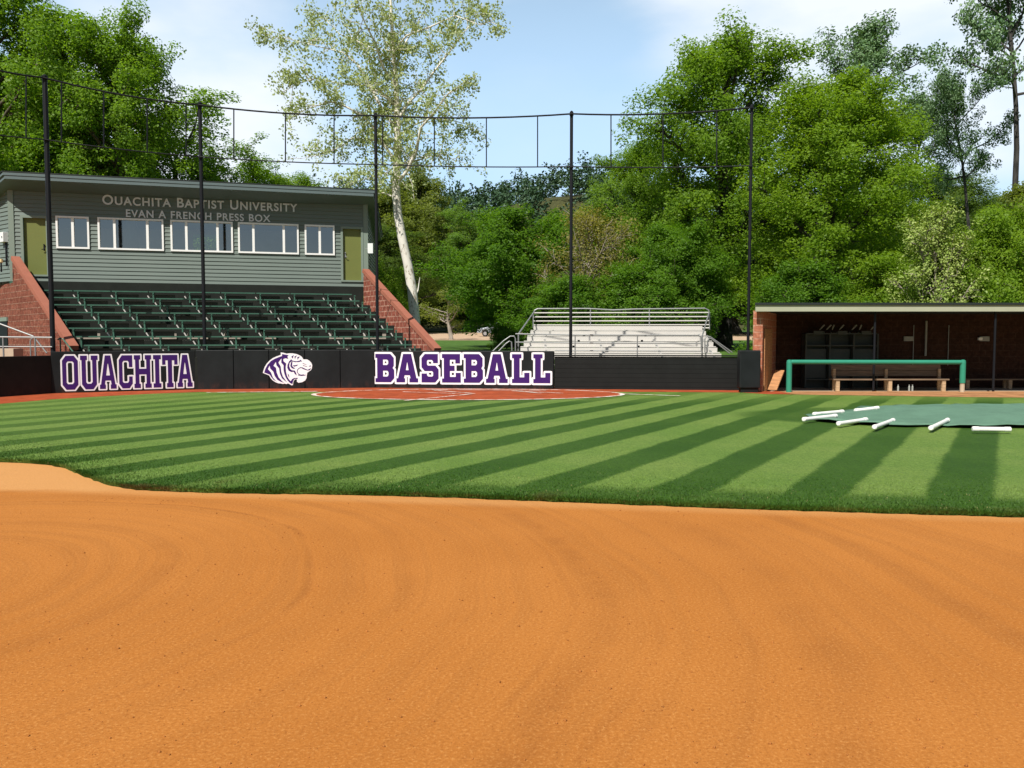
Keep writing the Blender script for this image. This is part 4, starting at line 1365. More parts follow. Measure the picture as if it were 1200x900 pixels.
# ------------------------------------------------------------------ ramp rails at the left
def build_left_rails():
    y = 23.9
    P = lambda px, py, yy=y: at_depth(px, py, yy)
    t = thing('guard_rail', 'grey pipe guard rail in front of the left brick wall', 'railing', P(30, 416))
    top, mid = [P(-40, 394.5), P(61, 395.5)], [P(-40, 406), P(61, 406.5)]
    b = MB(); b.tube(top, .024, 8); b.build('top_rail', M['steel'], t)
    b = MB(); b.tube(mid, .02, 8); b.build('mid_rail', M['steel'], t)
    for px in (-22, 3.5, 41):
        b = MB(); q = P(px, 395); b.tube([q, Vector((q.x, q.y, .2))], .024, 8); b.build('post', M['steel'], t)
    b = MB(); q = P(35.5, 400); b.tube([P(40, 395.5), P(37, 397), q, Vector((q.x, q.y, .2))], .02, 8); b.build('return_bend', M['steel'], t)
    yy = 24.3
    t = thing('stair_rail', 'sloping grey stair hand rail crossing the dark doorway', 'hand rail', P(20, 390, yy))
    b = MB(); b.tube([P(-30, 366, yy), P(0, 379.5, yy), P(39, 394, yy), P(55, 414, yy)], .024, 8); b.build('rail', M['steel'], t)
    b = MB(); b.tube([P(-24, 370, yy), P(-24, 412, yy)], .022, 8); b.build('post', M['steel'], t)
    t = thing('landing_slab', 'grey concrete landing beside the doorway in the left brick wall', 'slab', P(5, 412, 24.9))
    b = MB(); a = P(-30, 408.5, 24.6); c = P(18, 408.5, 24.6); b.box(a.x, c.x, 24.5, 25.0, .2, a.z); b.build('slab', M['conc'], t, bevel=.01)


build_left_rails()


# ------------------------------------------------------------------ aluminium bleacher
def build_bleacher():
    root = thing('bleacher', 'pale aluminium bleacher with pipe guard rails behind the black plank wall', 'bleacher', at_depth(716, 412, 29))
    n = 6
    ys = [31.0 - .58 * k for k in range(n)]
    zt = [1.93 - .20 * k for k in range(n)]
    lx = [622, 618, 614, 610, 606, 603]
    for k in range(n):
        y, z = ys[k], zt[k]
        x0 = (lx[k] - 600) / FPX * y; x1 = 7.28
        b = MB()
        b.box(x0, x1, y, y + .27, z - .035, z)
        b.build('seat_plank', M['alu'], root, bevel=.008)
        b = MB()
        b.box(x0 + .12, x1 - .02, y + .31, y + .335, z - .02, z + .155)
        b.build('riser_plank', M['alu'], root, bevel=.004)
        b = MB()
        b.box(x0 + .05, x1 - .05, y - .30, y - .03, z - .235, z - .20)
        b.build('foot_plank', M['alu'], root, bevel=.008)
        if k in (1, 2, 3):
            for px in (684 - 6 * (k - 1), 756 - 4 * (k - 1)):
                q = (px - 600) / FPX * y
                b = MB(); b.box(q - .04, q + .04, y - .012, y + .0, z - .04, z + .03); b.build('bracket', M['steel_k'], root)
    # under frame
    for x in (1.2, 3.2, 5.2, 7.0):
        b = MB()
        b.beam((x, ys[0] + .15, zt[0] - .06), (x, ys[-1], zt[-1] - .06), .06, .08)
        for k in range(n): b.beam((x, ys[k] + .12, .2), (x, ys[k] + .12, zt[k] - .04), .05, .05, up=(0, 1, 0))
        b.build('under_frame', M['steel'], root)
    yb = 31.4
    P = lambda px, py, yy=yb: at_depth(px, py, yy)
    # back guard rail
    b = MB()
    b.tube([P(625, 384), P(625, 368), P(626.5, 363.6), P(630, 361.8), P(690, 361.6), P(718, 363.3), P(745, 362.2), P(826, 361.3), P(830.5, 363.5), P(831.5, 368), P(831.5, 386)], .026, 8)
    b.build('top_rail', M['steel'], root)
    for py in (366.7, 371.5, 376.3, 381, 384.8):
        b = MB(); b.tube([P(625, py), P(831, py - .4)], .024 if py < 383 else .03, 8); b.build('guard_rail', M['alu'], root)
    for px in (692, 761):
        b = MB(); b.tube([P(px, 362), P(px, 386)], .024, 8); b.build('rail_post', M['steel'], root)
    # sloping end rails
    yf = 27.9
    for px0, px1, py1, p2 in ((625.5, 607.5, 391.5, 607.2), (831, 823, 393.5, 823)):
        b = MB()
        a = at_depth(px0, 366, yb); c = at_depth(px1, py1, yf); e = at_depth(p2, 412, yf)
        b.tube([a, a.lerp(c, .93), c, Vector((c.x, c.y, .25))], .026, 8); b.build('end_rail', M['steel'], root)
    # front rail
    F = lambda px, py: at_depth(px, py, 27.6)
    b = MB(); b.tube([F(604, 391.3), F(674, 392.5), F(818, 392.9), F(821.5, 395), F(822, 412)], .022, 8); b.build('front_rail', M['steel'], root)
    b = MB(); b.tube([F(604, 401), F(674, 402), F(822, 402.5)], .02, 8); b.build('front_rail', M['steel'], root)
    b = MB(); b.tube([F(650, 411), F(822, 411.5)], .02, 8); b.build('front_rail', M['steel'], root)
    for px in (674, 747): 
        b = MB(); q = F(px, 392.6); b.tube([q, Vector((q.x, q.y, .25))], .02, 8); b.build('rail_post', M['steel'], root)
    # stair rails either side
    for nm, pts in (('left', [(576, 413), (590, 399.5), (598, 394), (602.5, 394), (604, 397), (604, 413)]), ('left', [(583, 413), (593, 402.5), (597, 399.8), (599.5, 401), (600, 413)]),
                    ('right', [(826, 413), (826, 397), (828, 394.3), (832, 394.5), (858, 413)]), ('right', [(829, 413), (829, 399), (831, 396.4), (834, 397.2), (855, 414)])):
        b = MB(); b.tube([F(*p) for p in pts], .022, 8); b.build('stair_rail', M['steel'], root)


build_bleacher()


# ------------------------------------------------------------------ dugout
def build_dugout():
    yF = 24.45
    x0 = at_depth(882.3, 400, yF).x; x1 = 21.0
    zR = at_depth(1000, 355.6, yF - .25).z
    yB = 27.7
    root = thing('dugout', 'long open brick dugout with a flat beige edged roof', 'dugout', ((x0 + x1) / 2, yF, 0))
    b = MB(); xw = at_depth(893.5, 400, yF).x
    SH = 1.45                                  # the end wall runs back to the right
    b.prism([(x0, yF, -.3), (xw, yF, -.3), (xw + SH, yB, -.3), (x0 + SH, yB, -.3)], (0, 0, 0), (0, 0, zR + .1)); b.build('end_wall', M['brick_d'], root)
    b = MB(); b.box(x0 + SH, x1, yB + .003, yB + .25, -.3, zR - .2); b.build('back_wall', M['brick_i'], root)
    b = MB(); b.box(x1, x1 + .28, yF, yB, -.1, zR - .2); b.build('end_wall', M['brick_d'], root)
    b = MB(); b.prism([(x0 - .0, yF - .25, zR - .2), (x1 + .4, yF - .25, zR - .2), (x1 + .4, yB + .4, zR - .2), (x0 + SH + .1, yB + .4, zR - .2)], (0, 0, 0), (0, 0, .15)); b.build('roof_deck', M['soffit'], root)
    b = MB(); b.box(x0 - .02, x1 + .4, yF - .285, yF - .252, zR - .235, zR - .045); b.build('fascia', M['fascia_d'], root)
    b = MB(); b.prism([(x0 - .05, yF - .33, zR - .042), (x1 + .45, yF - .33, zR - .042), (x1 + .45, yB + .45, zR - .042), (x0 + SH + .1, yB + .45, zR - .042)], (0, 0, 0), (0, 0, .062)); b.build('roof_edge', M['roof_black'], root)
    b = MB(); b.prism([(x0 + .02, yF - .02, -.3), (x1, yF - .02, -.3), (x1, yB, -.3), (x0 + SH, yB, -.3)], (0, 0, 0), (0, 0, .25)); b.build('floor', M['conc'], root)
    # plywood panel on the inner face of the left wall, and a prop leaning on it
    q0 = Vector((xw, yF, 0)).lerp(Vector((xw + SH, yB, 0)), .10); q1 = Vector((xw, yF, 0)).lerp(Vector((xw + SH, yB, 0)), .62)
    dd = (q1 - q0).normalized(); nn = Vector((dd.y, -dd.x, 0))
    b = MB(); b.frame_box((q0 + q1) / 2 + nn * .02 + UP * .95, dd, nn, UP, (q1 - q0).length / 2, .012, .95); b.build('wall_panel', M['ply'], root)
    b = MB()
    b.beam(at_depth(905, 457, yF + .8), at_depth(914, 434, yF + 1.1), .3, .03); b.build('prop_board', M['ply'], root)
    for px, yy in ((1024.3, yF - .02), (1165, yF - .1)):
        q = at_depth(px, 420, yy)
        b = MB(); b.tube([(q.x, yy, -.05), (q.x, yy, zR - .2)], .035, 10); b.build('post', M['steel_k'], root)
    b = MB(); q = at_depth(1085, 400, yB - .08); b.tube([(q.x, q.y, at_depth(1085, 417, yB - .08).z), (q.x, q.y, at_depth(1085, 376, yB - .08).z)], .035, 8); b.build('conduit', M['paper'], root)
    for px in (1070.5, 1111.5):
        b = MB(); q = at_depth(px, 400, yB - .05); b.tube([(q.x, q.y, .7), (q.x, q.y, at_depth(px, 381, yB).z)], .014, 6); b.build('conduit', M['steel'], root)
    for px, lab in ((1064.5, 'small pale plate on the dugout back wall above the middle of the bench'), (1153.5, 'small pale plate on the dugout back wall, right of the green rail')):
        q = at_depth(px, 397, yB - .03)
        t = thing('wall_plate', lab, 'wall plate', q)
        b = MB(); b.box(q.x - .16, q.x + .16, q.y - .04, q.y + .02, q.z - .08, q.z + .08); b.build('plate', M['paper'], t, bevel=.01)
        if px > 1100:
            b = MB(); b.frame_box((q.x - .19, q.y - .08, q.z), (1, 0, 0), (0, 1, 0), (0, 0, 1), .07, .05, .05); b.build('lamp_head', M['white'], t, bevel=.02)
    # lockers
    ly = 27.2
    a, c = at_depth(945, 400, ly), at_depth(1029, 400, ly)
    zt = at_depth(980, 391, ly).z
    t = thing('locker', 'dark grey equipment lockers in three bays at the back of the dugout', 'locker', ((a.x + c.x) / 2, ly, .06))
    b = MB()
    w = (c.x - a.x) / 3
    b.box(a.x, c.x, ly + .4, ly + .45, -.05, zt); b.build('back_panel', M['rack'], t)
    for k in range(4):
        b = MB(); x = a.x + w * k; b.box(x - .025, x + .025, ly, ly + .398, -.05, zt); b.build('divider', M['rack'], t)
    for z in (.25, at_depth(980, 405, ly).z, zt):
        b = MB(); b.box(a.x + .026, c.x - .026, ly + .01, ly + .397, z - .02, z + .02); b.build('shelf', M['rack'], t)
    for k in range(3):
        b = MB(); b.box(a.x + w * k + .06, a.x + w * (k + 1) - .06, ly + .18, ly + .2, .28, at_depth(980, 407, ly).z - .06); b.build('door_panel', M['rack'], t)
        b = MB(); xc = a.x + w * (k + .5); b.box(xc - .16, xc + .16, ly - .012, ly + .0, zt - .03, zt + .09); b.build('name_plate', M['rack'], t)
    # bats leaning in the rack over the lockers
    rng = random.Random(2)
    for i, px in enumerate((962, 970, 976, 985, 1000, 1008, 1022)):
        q = at_depth(px, 389, ly + .1)
        dx = .13 if i not in (2, 5) else .06
        bt = thing('baseball_bat', 'slanting baseball bat racked above the dark lockers', 'bat', (q.x, q.y, zt + .03), 'bats above the lockers')
        b = MB(); p0 = Vector((q.x - dx, q.y, zt + .035)); p1 = Vector((q.x + dx, q.y + .05, zt + .30))
        b.tube([p0.lerp(p1, f) for f in (0, .03, .05, .35, .6, .95, 1)], [.024, .024, .013, .014, .026, .03, .012], 8)
        b.build('shaft', M['paper'], bt, smooth=True)
        b = MB(); b.tube([p0.lerp(p1, f) for f in (.06, .33)], .0155, 8); b.build('grip', M['steel_k'], bt)
    # padded rail
    ry = 24.05
    g = lambda px, py: at_depth(px, py, ry)
    L0, L1 = g(925, 424.5), g(1128.5, 424.5)
    t = thing('padded_rail', 'green padded pipe rail standing before the dugout bench', 'rail', ((L0.x + L1.x) / 2, ry, 0))
    zz = L0.z
    b = MB()
    b.tube([(L0.x, ry, zz - .02), (L0.x + .03, ry, zz + .0), (L0.x + .08, ry, zz + .01), (L1.x - .08, ry, zz), (L1.x - .02, ry, zz - .02)], [.06, .064, .064, .064, .06], 14)
    b.build('top_pad', M['pad_g'], t, smooth=False)
    for x, r0 in ((L0.x, .03), (L1.x, .3)):
        b = MB(); b.tube([(x, ry, r0), (x, ry, zz - .01), (x, ry, zz + .055), (x, ry, zz + .075)], [.08, .08, .07, .03], 14); b.build('post_pad', M['pad_g'], t)
        b = MB(); b.tube([(x, ry, -.05), (x, ry, r0 + .05)], .065 if r0 > .1 else .045, 10); b.build('post', M['conc'] if r0 > .1 else M['steel'], t)
    # benches
    def bench(name, label, px0, px1, y, ylegs, has_back, wood):
        a, c = at_depth(px0, 445, y), at_depth(px1, 445, y)
        zs_ = at_depth(px0, 444, y).z
        t = thing(name, label, 'bench', ((a.x + c.x) / 2, y, .06), None)
        b = MB()
        b.box(a.x - .05, c.x + .05, y, y + .19, zs_ - .045, zs_); b.box(a.x - .05, c.x + .05, y + .2, y + .39, zs_ - .045, zs_)
        b.build('seat', wood, t, bevel=.006)
        if has_back:
            b = MB(); zb0 = at_depth(px0, 441.5, y).z; zb1 = at_depth(px0, 427.8, y).z; dz = (zb1 - zb0) / 2
            for k in range(2): b.box(a.x + .03, c.x - .03, y + .40 + .02 * k, y + .44 + .02 * k, zb0 + dz * k + .004, zb0 + dz * (k + 1) - .004)
            b.build('backrest', wood, t, bevel=.005)
        for px in ylegs:
            q = at_depth(px, 450, y)
            b = MB(); b.box(q.x - .055, q.x + .055, y + .03, y + .12, -.05, zs_ - .046); b.build('leg', M['wood_l'], t)
            b = MB(); b.box(q.x - .04, q.x + .04, y + .32, y + .395, -.05, zs_ + .3 if has_back else zs_ - .046); b.build('leg', M['wood_l'], t)
    bench('bench', 'weathered wooden bench with a plank back behind the green rail', 979, 1111, 25.65, (982.5, 1044, 1107), True, M['wood'])
    bench('bench', 'low dark bench without a back in the shade, right of the green rail', 1128, 1260, 26.9, (1135, 1185, 1240), False, M['wood'])
    # small white bottles under the bench
    for px, dy in ((1052.5, 0), (1065.5, .0), (1069.3, .02)):
        q = at_depth(px, 452, 25.6 + dy)
        lab = 'small white bottle under the bench, left of a close pair' if px < 1060 else 'one of a close pair of small white bottles standing under the bench'
        bt = thing('bottle', lab, 'bottle', (q.x, q.y, .063), 'white bottles under the bench')
        b = MB(); b.tube([(q.x, q.y, -.048), (q.x, q.y, .10), (q.x, q.y, .13), (q.x, q.y, .14)], [.028, .028, .014, .014], 10); b.build('body', M['paper'], bt)
        b = MB(); b.tube([(q.x, q.y, .141), (q.x, q.y, .165)], .016, 10); b.build('cap', M['paper'], bt)


build_dugout()


# ------------------------------------------------------------------ tarp on the mound and its pipe weights
def mound_h(x, y):
    r = math.hypot((x - MOUND_C[0]) / 3.6, (y - MOUND_C[1]) / 2.1)
    return .034 + .14 * max(0, 1 - r * r) * (1 if r < 1 else 0)


def build_tarp():
    b = MB(); n = 48; rings = 10
    vs_ = [(MOUND_C[0], MOUND_C[1], mound_h(*MOUND_C) - .004)]; fs = []
    for i in range(1, rings + 1):
        for k in range(n):
            a = 2 * math.pi * k / n
            x, y = MOUND_C[0] + 3.6 * i / rings * math.cos(a), MOUND_C[1] + 2.1 * i / rings * math.sin(a)
            vs_.append((x, y, mound_h(x, y) - .004))
    for k in range(n): fs.append([0, 1 + k, 1 + (k + 1) % n])
    for i in range(rings - 1):
        for k in range(n):
            a = 1 + i * n + k; c = 1 + i * n + (k + 1) % n
            fs.append([a, a + n, c + n, c])
    b.add(vs_, fs)
    struct(b.build('mound', M['clay_tan'], smooth=True), 'low clay pitching mound hidden under the green tarp', 'mound')
    # tarp: polygon outline filled by a radial grid with ruffled edges
    out_px = [(942.5, 490.5), (958, 496.5), (985, 499.0), (1012, 500.6), (1040, 502.4), (1062, 503.2), (1085, 502.6), (1110, 503.6), (1140, 504.4), (1180, 504.2), (1240, 504.6), (1330, 503.5), (1420, 498), (1450, 491), (1400, 484), (1300, 480), (1200, 479.6), (1120, 479.2), (1050, 479.8), (1010, 483.6), (975, 487)]
    pts = [ground(*p) for p in out_px]
    dense = []
    for a, c in zip(pts, pts[1:] + pts[:1]):
        k = max(2, int((c - a).length / .16))
        dense += [a.lerp(c, i / k) for i in range(k)]
    cen = Vector((10.3, 16.5, 0)); rings = 14; n = len(dense)
    rng = random.Random(8)
    vs_ = [(cen.x, cen.y, mound_h(cen.x, cen.y) + .02)]; fs = []
    ruff = [rng.uniform(0, 1) for _ in range(n)]
    ruff = [(ruff[i] + ruff[i - 1]) / 2 for i in range(n)]
    from mathutils import noise as mn
    for i in range(1, rings + 1):
        f = i / rings
        for k, p in enumerate(dense):
            q = cen.lerp(p, f)
            z = mound_h(q.x, q.y) + .018 + (.04 * (mn.noise(Vector((q.x * 2.0, q.y * 2.0, 0))) + .3) + .022 * abs(mn.noise(Vector((q.x * 1.2, q.y * 5.5, 3))))) * (f > .05)
            if i == rings: z += .05 * ruff[k] ** 2; q = q + (p - cen).normalized() * .06 * (ruff[k] - .5)
            if i == rings - 1: z += .03 * ruff[k]
            vs_.append((q.x, q.y, max(z, .038)))
    for k in range(n): fs.append([0, 1 + k, 1 + (k + 1) % n])
    for i in range(rings - 1):
        for k in range(n):
            a = 1 + i * n + k; c = 1 + i * n + (k + 1) % n
            fs.append([a, a + n, c + n, c])
    b = MB(); b.add(vs_, fs)
    for f in b.f:
        a, c, e = (b.v[i] for i in f[:3])
        if (c - a).cross(e - a).z < 0: f.reverse()
    o = b.build('tarp', M['tarp'], smooth=True)
    sd = o.modifiers.new('thickness', 'SOLIDIFY'); sd.thickness = .012; sd.offset = 1
    tag(o, 'green mesh tarp spread over the pitching mound and held by white pipes', 'tarp')
    W = [((954.5, 485.0), (987, 482.0), 'white pipe weight on the far edge of the green tarp, nearest its left tip'),
         ((942.5, 491.0), (979, 487.0), 'white pipe weight at the very left tip of the green tarp'),
         ((1003, 481.5), (1028, 480.2), 'white pipe weight lying farthest back on the green tarp'),
         ((983, 496.0), (1014.5, 491.3), 'white pipe weight on the near edge of the tarp, second from its left tip'),
         ((1025, 500.0), (1046.5, 492.2), 'short tilted white pipe weight on the near tarp edge, third from its left tip'),
         ((1091, 501.2), (1110.5, 491.8), 'steepest white pipe weight, alone in the middle of the tarp edge'),
         ((1141.5, 502.2), (1182.5, 502.8), 'white pipe weight lying level along the near edge of the tarp at the right')]
    for i, (a, c, lab) in enumerate(W):
        zz = .115
        p, q = ground(*a, zz), ground(*c, zz)
        if i in (0, 2): zz = .11
        for v in (p, q):
            v.z = max(.095, mound_h(v.x, v.y) + .075)
        t = thing('pipe_weight', lab, 'pipe weight', ((p.x + q.x) / 2, (p.y + q.y) / 2, p.z), 'white pipe weights on the tarp')
        b = MB(); b.tube([p, q], .037, 12); b.build('pipe', M['pvc'], t)
        d = (q - p).normalized()
        for e, s in ((p, 1), (q, -1)):
            b = MB(); b.tube([e - d * s * .03, e - d * s * .02, e + d * s * .07], [.03, .042, .042], 12); b.build('end_cap', M['pvc'], t)


build_tarp()


# ------------------------------------------------------------------ parked car far behind
def build_car():
    y = 104
    P = lambda px, py: at_depth(px, py, y)
    z0 = terrain(y) + .02
    x_front = P(559.5, 390).x
    t = thing('parked_car', 'silver pickup parked on the road, half hidden by a shrub', 'car', (x_front + 2.4, y, z0))
    prof = [(0.0, .45), (.0, .85), (.15, 1.0), (1.15, 1.12), (1.75, 1.72), (3.1, 1.74), (3.35, 1.15), (5.1, 1.12), (5.15, .5), (4.7, .42), (4.55, .75), (4.2, .9), (3.85, .75), (3.7, .42), (1.5, .42), (1.35, .75), (1.0, .9), (.65, .75), (.5, .42)]
    pts = [(x_front + a, y - .85, z0 + h) for a, h in prof]
    b = MB(); b.prism(pts, (0, 0, 0), (0, 1.75, 0)); b.build('body', M['car'], t, bevel=.05)
    for w in ([(1.35, 1.18), (1.83, 1.62), (2.2, 1.64), (2.2, 1.18)], [(2.3, 1.18), (2.3, 1.64), (2.98, 1.64), (3.12, 1.18)]):
        b = MB(); b.prism([(x_front + a, y - .86, z0 + h) for a, h in w], (0, 0, 0), (0, -.012, 0)); b.build('window', M['car_glass'], t)
    b = MB(); b.prism([(x_front + 1.13, y - .7, z0 + 1.16), (x_front + 1.67, y - .62, z0 + 1.68), (x_front + 1.67, y + .62, z0 + 1.68), (x_front + 1.13, y + .7, z0 + 1.16)], (-.03, 0, .02), (-.015, 0, .01)); b.build('windscreen', M['car_glass'], t)
    for a in (1.0, 4.2):
        for yy in (y - .9, y + .68):
            b = MB(); c = Vector((x_front + a, yy, z0 + .38)); b.tube([c, c + Vector((0, .22, 0))], .38, 20); wh = b.build('wheel', M['tyre'], t)
            b = MB(); b.tube([c + Vector((0, -.012, 0)), c + Vector((0, .05, 0))], .22, 16); b.build('rim', M['rim'], wh)
    for yy in (y - .75, y + .55):
        b = MB(); b.box(x_front - .02, x_front + .05, yy, yy + .25, z0 + .72, z0 + .9); b.build('headlight', M['lamp'], t)


build_car()

# ------------------------------------------------------------------ trees
def rv(rng):
    v = rng.normal(size=3)
    return v / np.linalg.norm(v)


def tubes_np(chains, nside=6):
    V, F = [], []
    k = 0
    for pts, rad in chains:
        pts = np.asarray(pts, float); m = len(pts)
        t = np.gradient(pts, axis=0); t /= np.linalg.norm(t, axis=1)[:, None] + 1e-9
        ref = np.array([1.0, 0, 0]) if abs(t[0][2]) > .8 else np.array([0, 0, 1.0])
        for i in range(m):
            r = ref - t[i] * ref.dot(t[i]); r /= np.linalg.norm(r) + 1e-9
            b = np.cross(t[i], r); ref = r
            a = np.arange(nside) * 2 * np.pi / nside
            V.append(pts[i] + (np.outer(np.cos(a), r) + np.outer(np.sin(a), b)) * rad[i])
        for i in range(m - 1):
            for j in range(nside):
                F.append((k + i * nside + j, k + i * nside + (j + 1) % nside, k + (i + 1) * nside + (j + 1) % nside, k + (i + 1) * nside + j))
        k += m * nside
    return np.concatenate(V), np.array(F)


def leaf_cloud(rng, centers, radii, n, size, flat=.7, up=.5, crown_c=None, aspect=.62, shell=0.0, tint=None):
    """leaf-sized rhombic faces gathered into clumps"""
    m = len(centers)
    w = radii ** 2.2; w /= w.sum()
    idx = rng.choice(m, n, p=w)
    d = rng.normal(size=(n, 3)); d /= np.linalg.norm(d, axis=1)[:, None]
    rr = rng.random(n) ** (1 / 3.0)
    rr = rr * (1 - shell) + shell * rng.uniform(.75, 1.05, n)
    d *= (rr * radii[idx])[:, None]
    d[:, 2] *= flat
    p = centers[idx] + d
    nrm = rng.normal(size=(n, 3)); nrm /= np.linalg.norm(nrm, axis=1)[:, None]
    nrm *= .75
    nrm[:, 2] += up
    if crown_c is not None:
        o = p - crown_c; o /= np.linalg.norm(o, axis=1)[:, None] + 1e-6
        nrm += .45 * o
    od = d / (np.linalg.norm(d, axis=1)[:, None] + 1e-6)
    nrm += .3 * od
    nrm /= np.linalg.norm(nrm, axis=1)[:, None]
    t = np.cross(nrm, rng.normal(size=(n, 3))); t /= np.linalg.norm(t, axis=1)[:, None] + 1e-6
    b = np.cross(nrm, t)
    s = size * rng.uniform(.55, 1.35, n)[:, None]
    fold = nrm * s * rng.uniform(-.05, .22, n)[:, None]
    V = np.stack([p - t * s, p + b * s * aspect + fold, p + t * s, p - b * s * aspect + fold], 1)
    F = np.arange(4 * n).reshape(n, 4)
    ct = rng.random(m) if tint is None else tint
    c = np.repeat(ct[idx], 4)
    return V.reshape(-1, 3), F, c


def make_tree(seed, H, Rr, cb=.25, n_limb=18, n_leaf=40000, size=.11, trunk_r=.28, lean=(0, 0), prof='dome', clump=.17, leaf='', bark='', sub=6, flat=.9, up=.3, fill=90, droop=0.0, shell=.05, sway=.4, twigs=True, elev=(10, 58)):
    """a template: (trunk mesh, crown mesh); trunk with limbs and branches, crown of leaf faces"""
    rng = np.random.default_rng(seed)
    top = H * .82
    ph = rng.uniform(0, 6.28, 2)
    tz = np.linspace(-.3, top, 10)
    f = np.maximum(tz, 0) / top
    tp = np.c_[lean[0] * f ** 1.3 * H + .12 * np.sin(f * 5 + ph[0]) * Rr * sway, lean[1] * f ** 1.3 * H + .12 * np.sin(f * 4 + ph[1]) * Rr * sway, tz]
    tr = trunk_r * (1.25 - f) ** .8 * np.where(f < .04, 1.35, 1)
    chains = [(tp, np.maximum(tr, .03))]
    C, Rd = [], []
    for i in range(n_limb):
        tau = (i + rng.random()) / n_limb
        h = cb + (.80 - cb) * tau
        z = h * H
        base = np.array([np.interp(z, tz, tp[:, 0]), np.interp(z, tz, tp[:, 1]), z])
        if prof == 'dome': pr = math.sqrt(max(.08, 1 - max(0, (tau - .2) / .9) ** 2)) * (.75 + .25 * min(1, tau * 4))
        elif prof == 'cone': pr = 1.0 - .85 * tau
        elif prof == 'vase': pr = .55 + .45 * tau
        else: pr = .9
        L = Rr * pr * rng.uniform(.72, 1.12)
        az = i * 2.39996 + rng.normal() * .35
        el = R(elev[0] + (elev[1] - elev[0]) * tau ** 1.3 + rng.normal() * 7)
        dirv = np.array([math.cos(az) * math.cos(el), math.sin(az) * math.cos(el), math.sin(el)])
        n = 6
        pts = [base]; d = dirv.copy()
        for k in range(n):
            d = d + rng.normal(size=3) * .12 + np.array([0, 0, .07 - droop * k / n]); d /= np.linalg.norm(d)
            pts.append(pts[-1] + d * L / n)
        pts = np.array(pts)
        r0 = max(.03, float(np.interp(z, tz, tr)) * .55)
        chains.append((pts, np.linspace(r0, .02, n + 1)))
        for j in range(sub):
            q = .3 + .7 * (j + rng.random()) / sub
            b0 = pts[0] + (pts[-1] - pts[0]) * 0
            x = q * n; k0 = min(n - 1, int(x)); b0 = pts[k0] + (pts[k0 + 1] - pts[k0]) * (x - k0)
            dd = (pts[-1] - pts[0]) / (L + 1e-6) * .7 + rv(rng) * .8 + np.array([0, 0, .18 - droop])
            dd /= np.linalg.norm(dd)
            l2 = L * rng.uniform(.22, .42) * (1.15 - .45 * q)
            mid = b0 + dd * l2 * .5 + rng.normal(size=3) * .05 * l2
            tip = mid + (dd + rng.normal(size=3) * .25) * l2 * .5
            if twigs: chains.append((np.array([b0, mid, tip]), np.array([r0 * .35 + .008, .018, .008])))
            for c in (tip, mid if j % 2 else tip + rng.normal(size=3) * .3):
                C.append(c); Rd.append(Rr * clump * rng.uniform(.55, 1.35))
        C.append(pts[-1]); Rd.append(Rr * clump * rng.uniform(.8, 1.3))
    C.append(tp[-1] + np.array([0, 0, H * .10])); Rd.append(Rr * clump * 1.2)
    C.append(tp[-1] + np.array([0, 0, H * .04])); Rd.append(Rr * clump * 1.3)
    cc = np.array([tp[-1][0] * .6, tp[-1][1] * .6, H * (cb + 1) / 2])
    hz = H * (1 - cb) / 2
    for _ in range(fill):                                # extra clumps inside the crown's envelope
        v = rv(rng) * rng.random() ** .4
        C.append(cc + v * np.array([Rr * .82, Rr * .82, hz * .86])); Rd.append(Rr * clump * rng.uniform(.6, 1.2))
    C = np.array(C); Rd = np.array(Rd)
    tint = rng.random(len(C))
    V, F, c = leaf_cloud(rng, C, Rd, n_leaf, size, flat, up, cc, shell=shell, tint=tint)
    crown = fast_mesh('crown', V, F, M[leaf], clump=c, link=False)
    tv, tf = tubes_np(chains)
    trunk = fast_mesh('trunk', tv, tf, M[bark], link=False)
    trunk.polygons.foreach_set('use_smooth', [True] * len(trunk.polygons))
    return trunk, crown, H


M['leaf_maple'] = leaf_mat('fresh maple leaves', (.120, .245, .018), (.230, .375, .036))
M['leaf_oak'] = leaf_mat('spring oak leaves', (.115, .230, .018), (.225, .360, .036))
M['leaf_deep'] = leaf_mat('deep green leaves', (.072, .180, .014), (.150, .285, .026))
M['leaf_olive'] = leaf_mat('olive leaves', (.140, .190, .034), (.245, .300, .062))
M['leaf_blue'] = leaf_mat('blue green cottonwood leaves', (.095, .190, .075), (.190, .310, .140), .25, spec=.5)
M['leaf_syc'] = leaf_mat('pale young sycamore leaves', (.27, .34, .13), (.48, .55, .29), .35)
M['leaf_lime'] = leaf_mat('lime green leaves', (.135, .255, .016), (.255, .390, .034))
M['leaf_bud'] = leaf_mat('brownish budding leaves', (.21, .20, .055), (.34, .32, .095))
M['leaf_cream'] = leaf_mat('cream blossom sprays', (.20, .32, .045), (.42, .48, .16), .3)
M['leaf_pine'] = leaf_mat('dark pine needles', (.034, .078, .038), (.074, .130, .058), .12)
M['bark'] = bark_mat('grey brown bark', (.055, .043, .034), (.13, .105, .085))
M['bark_dark'] = bark_mat('dark bark', (.030, .028, .026), (.075, .070, .065))
M['bark_pale'] = bark_mat('pale bark', (.20, .17, .14), (.36, .32, .27))
M['bark_syc'] = bark_mat('white peeling sycamore bark', (.70, .67, .60), (.30, .26, .20), patch=True)

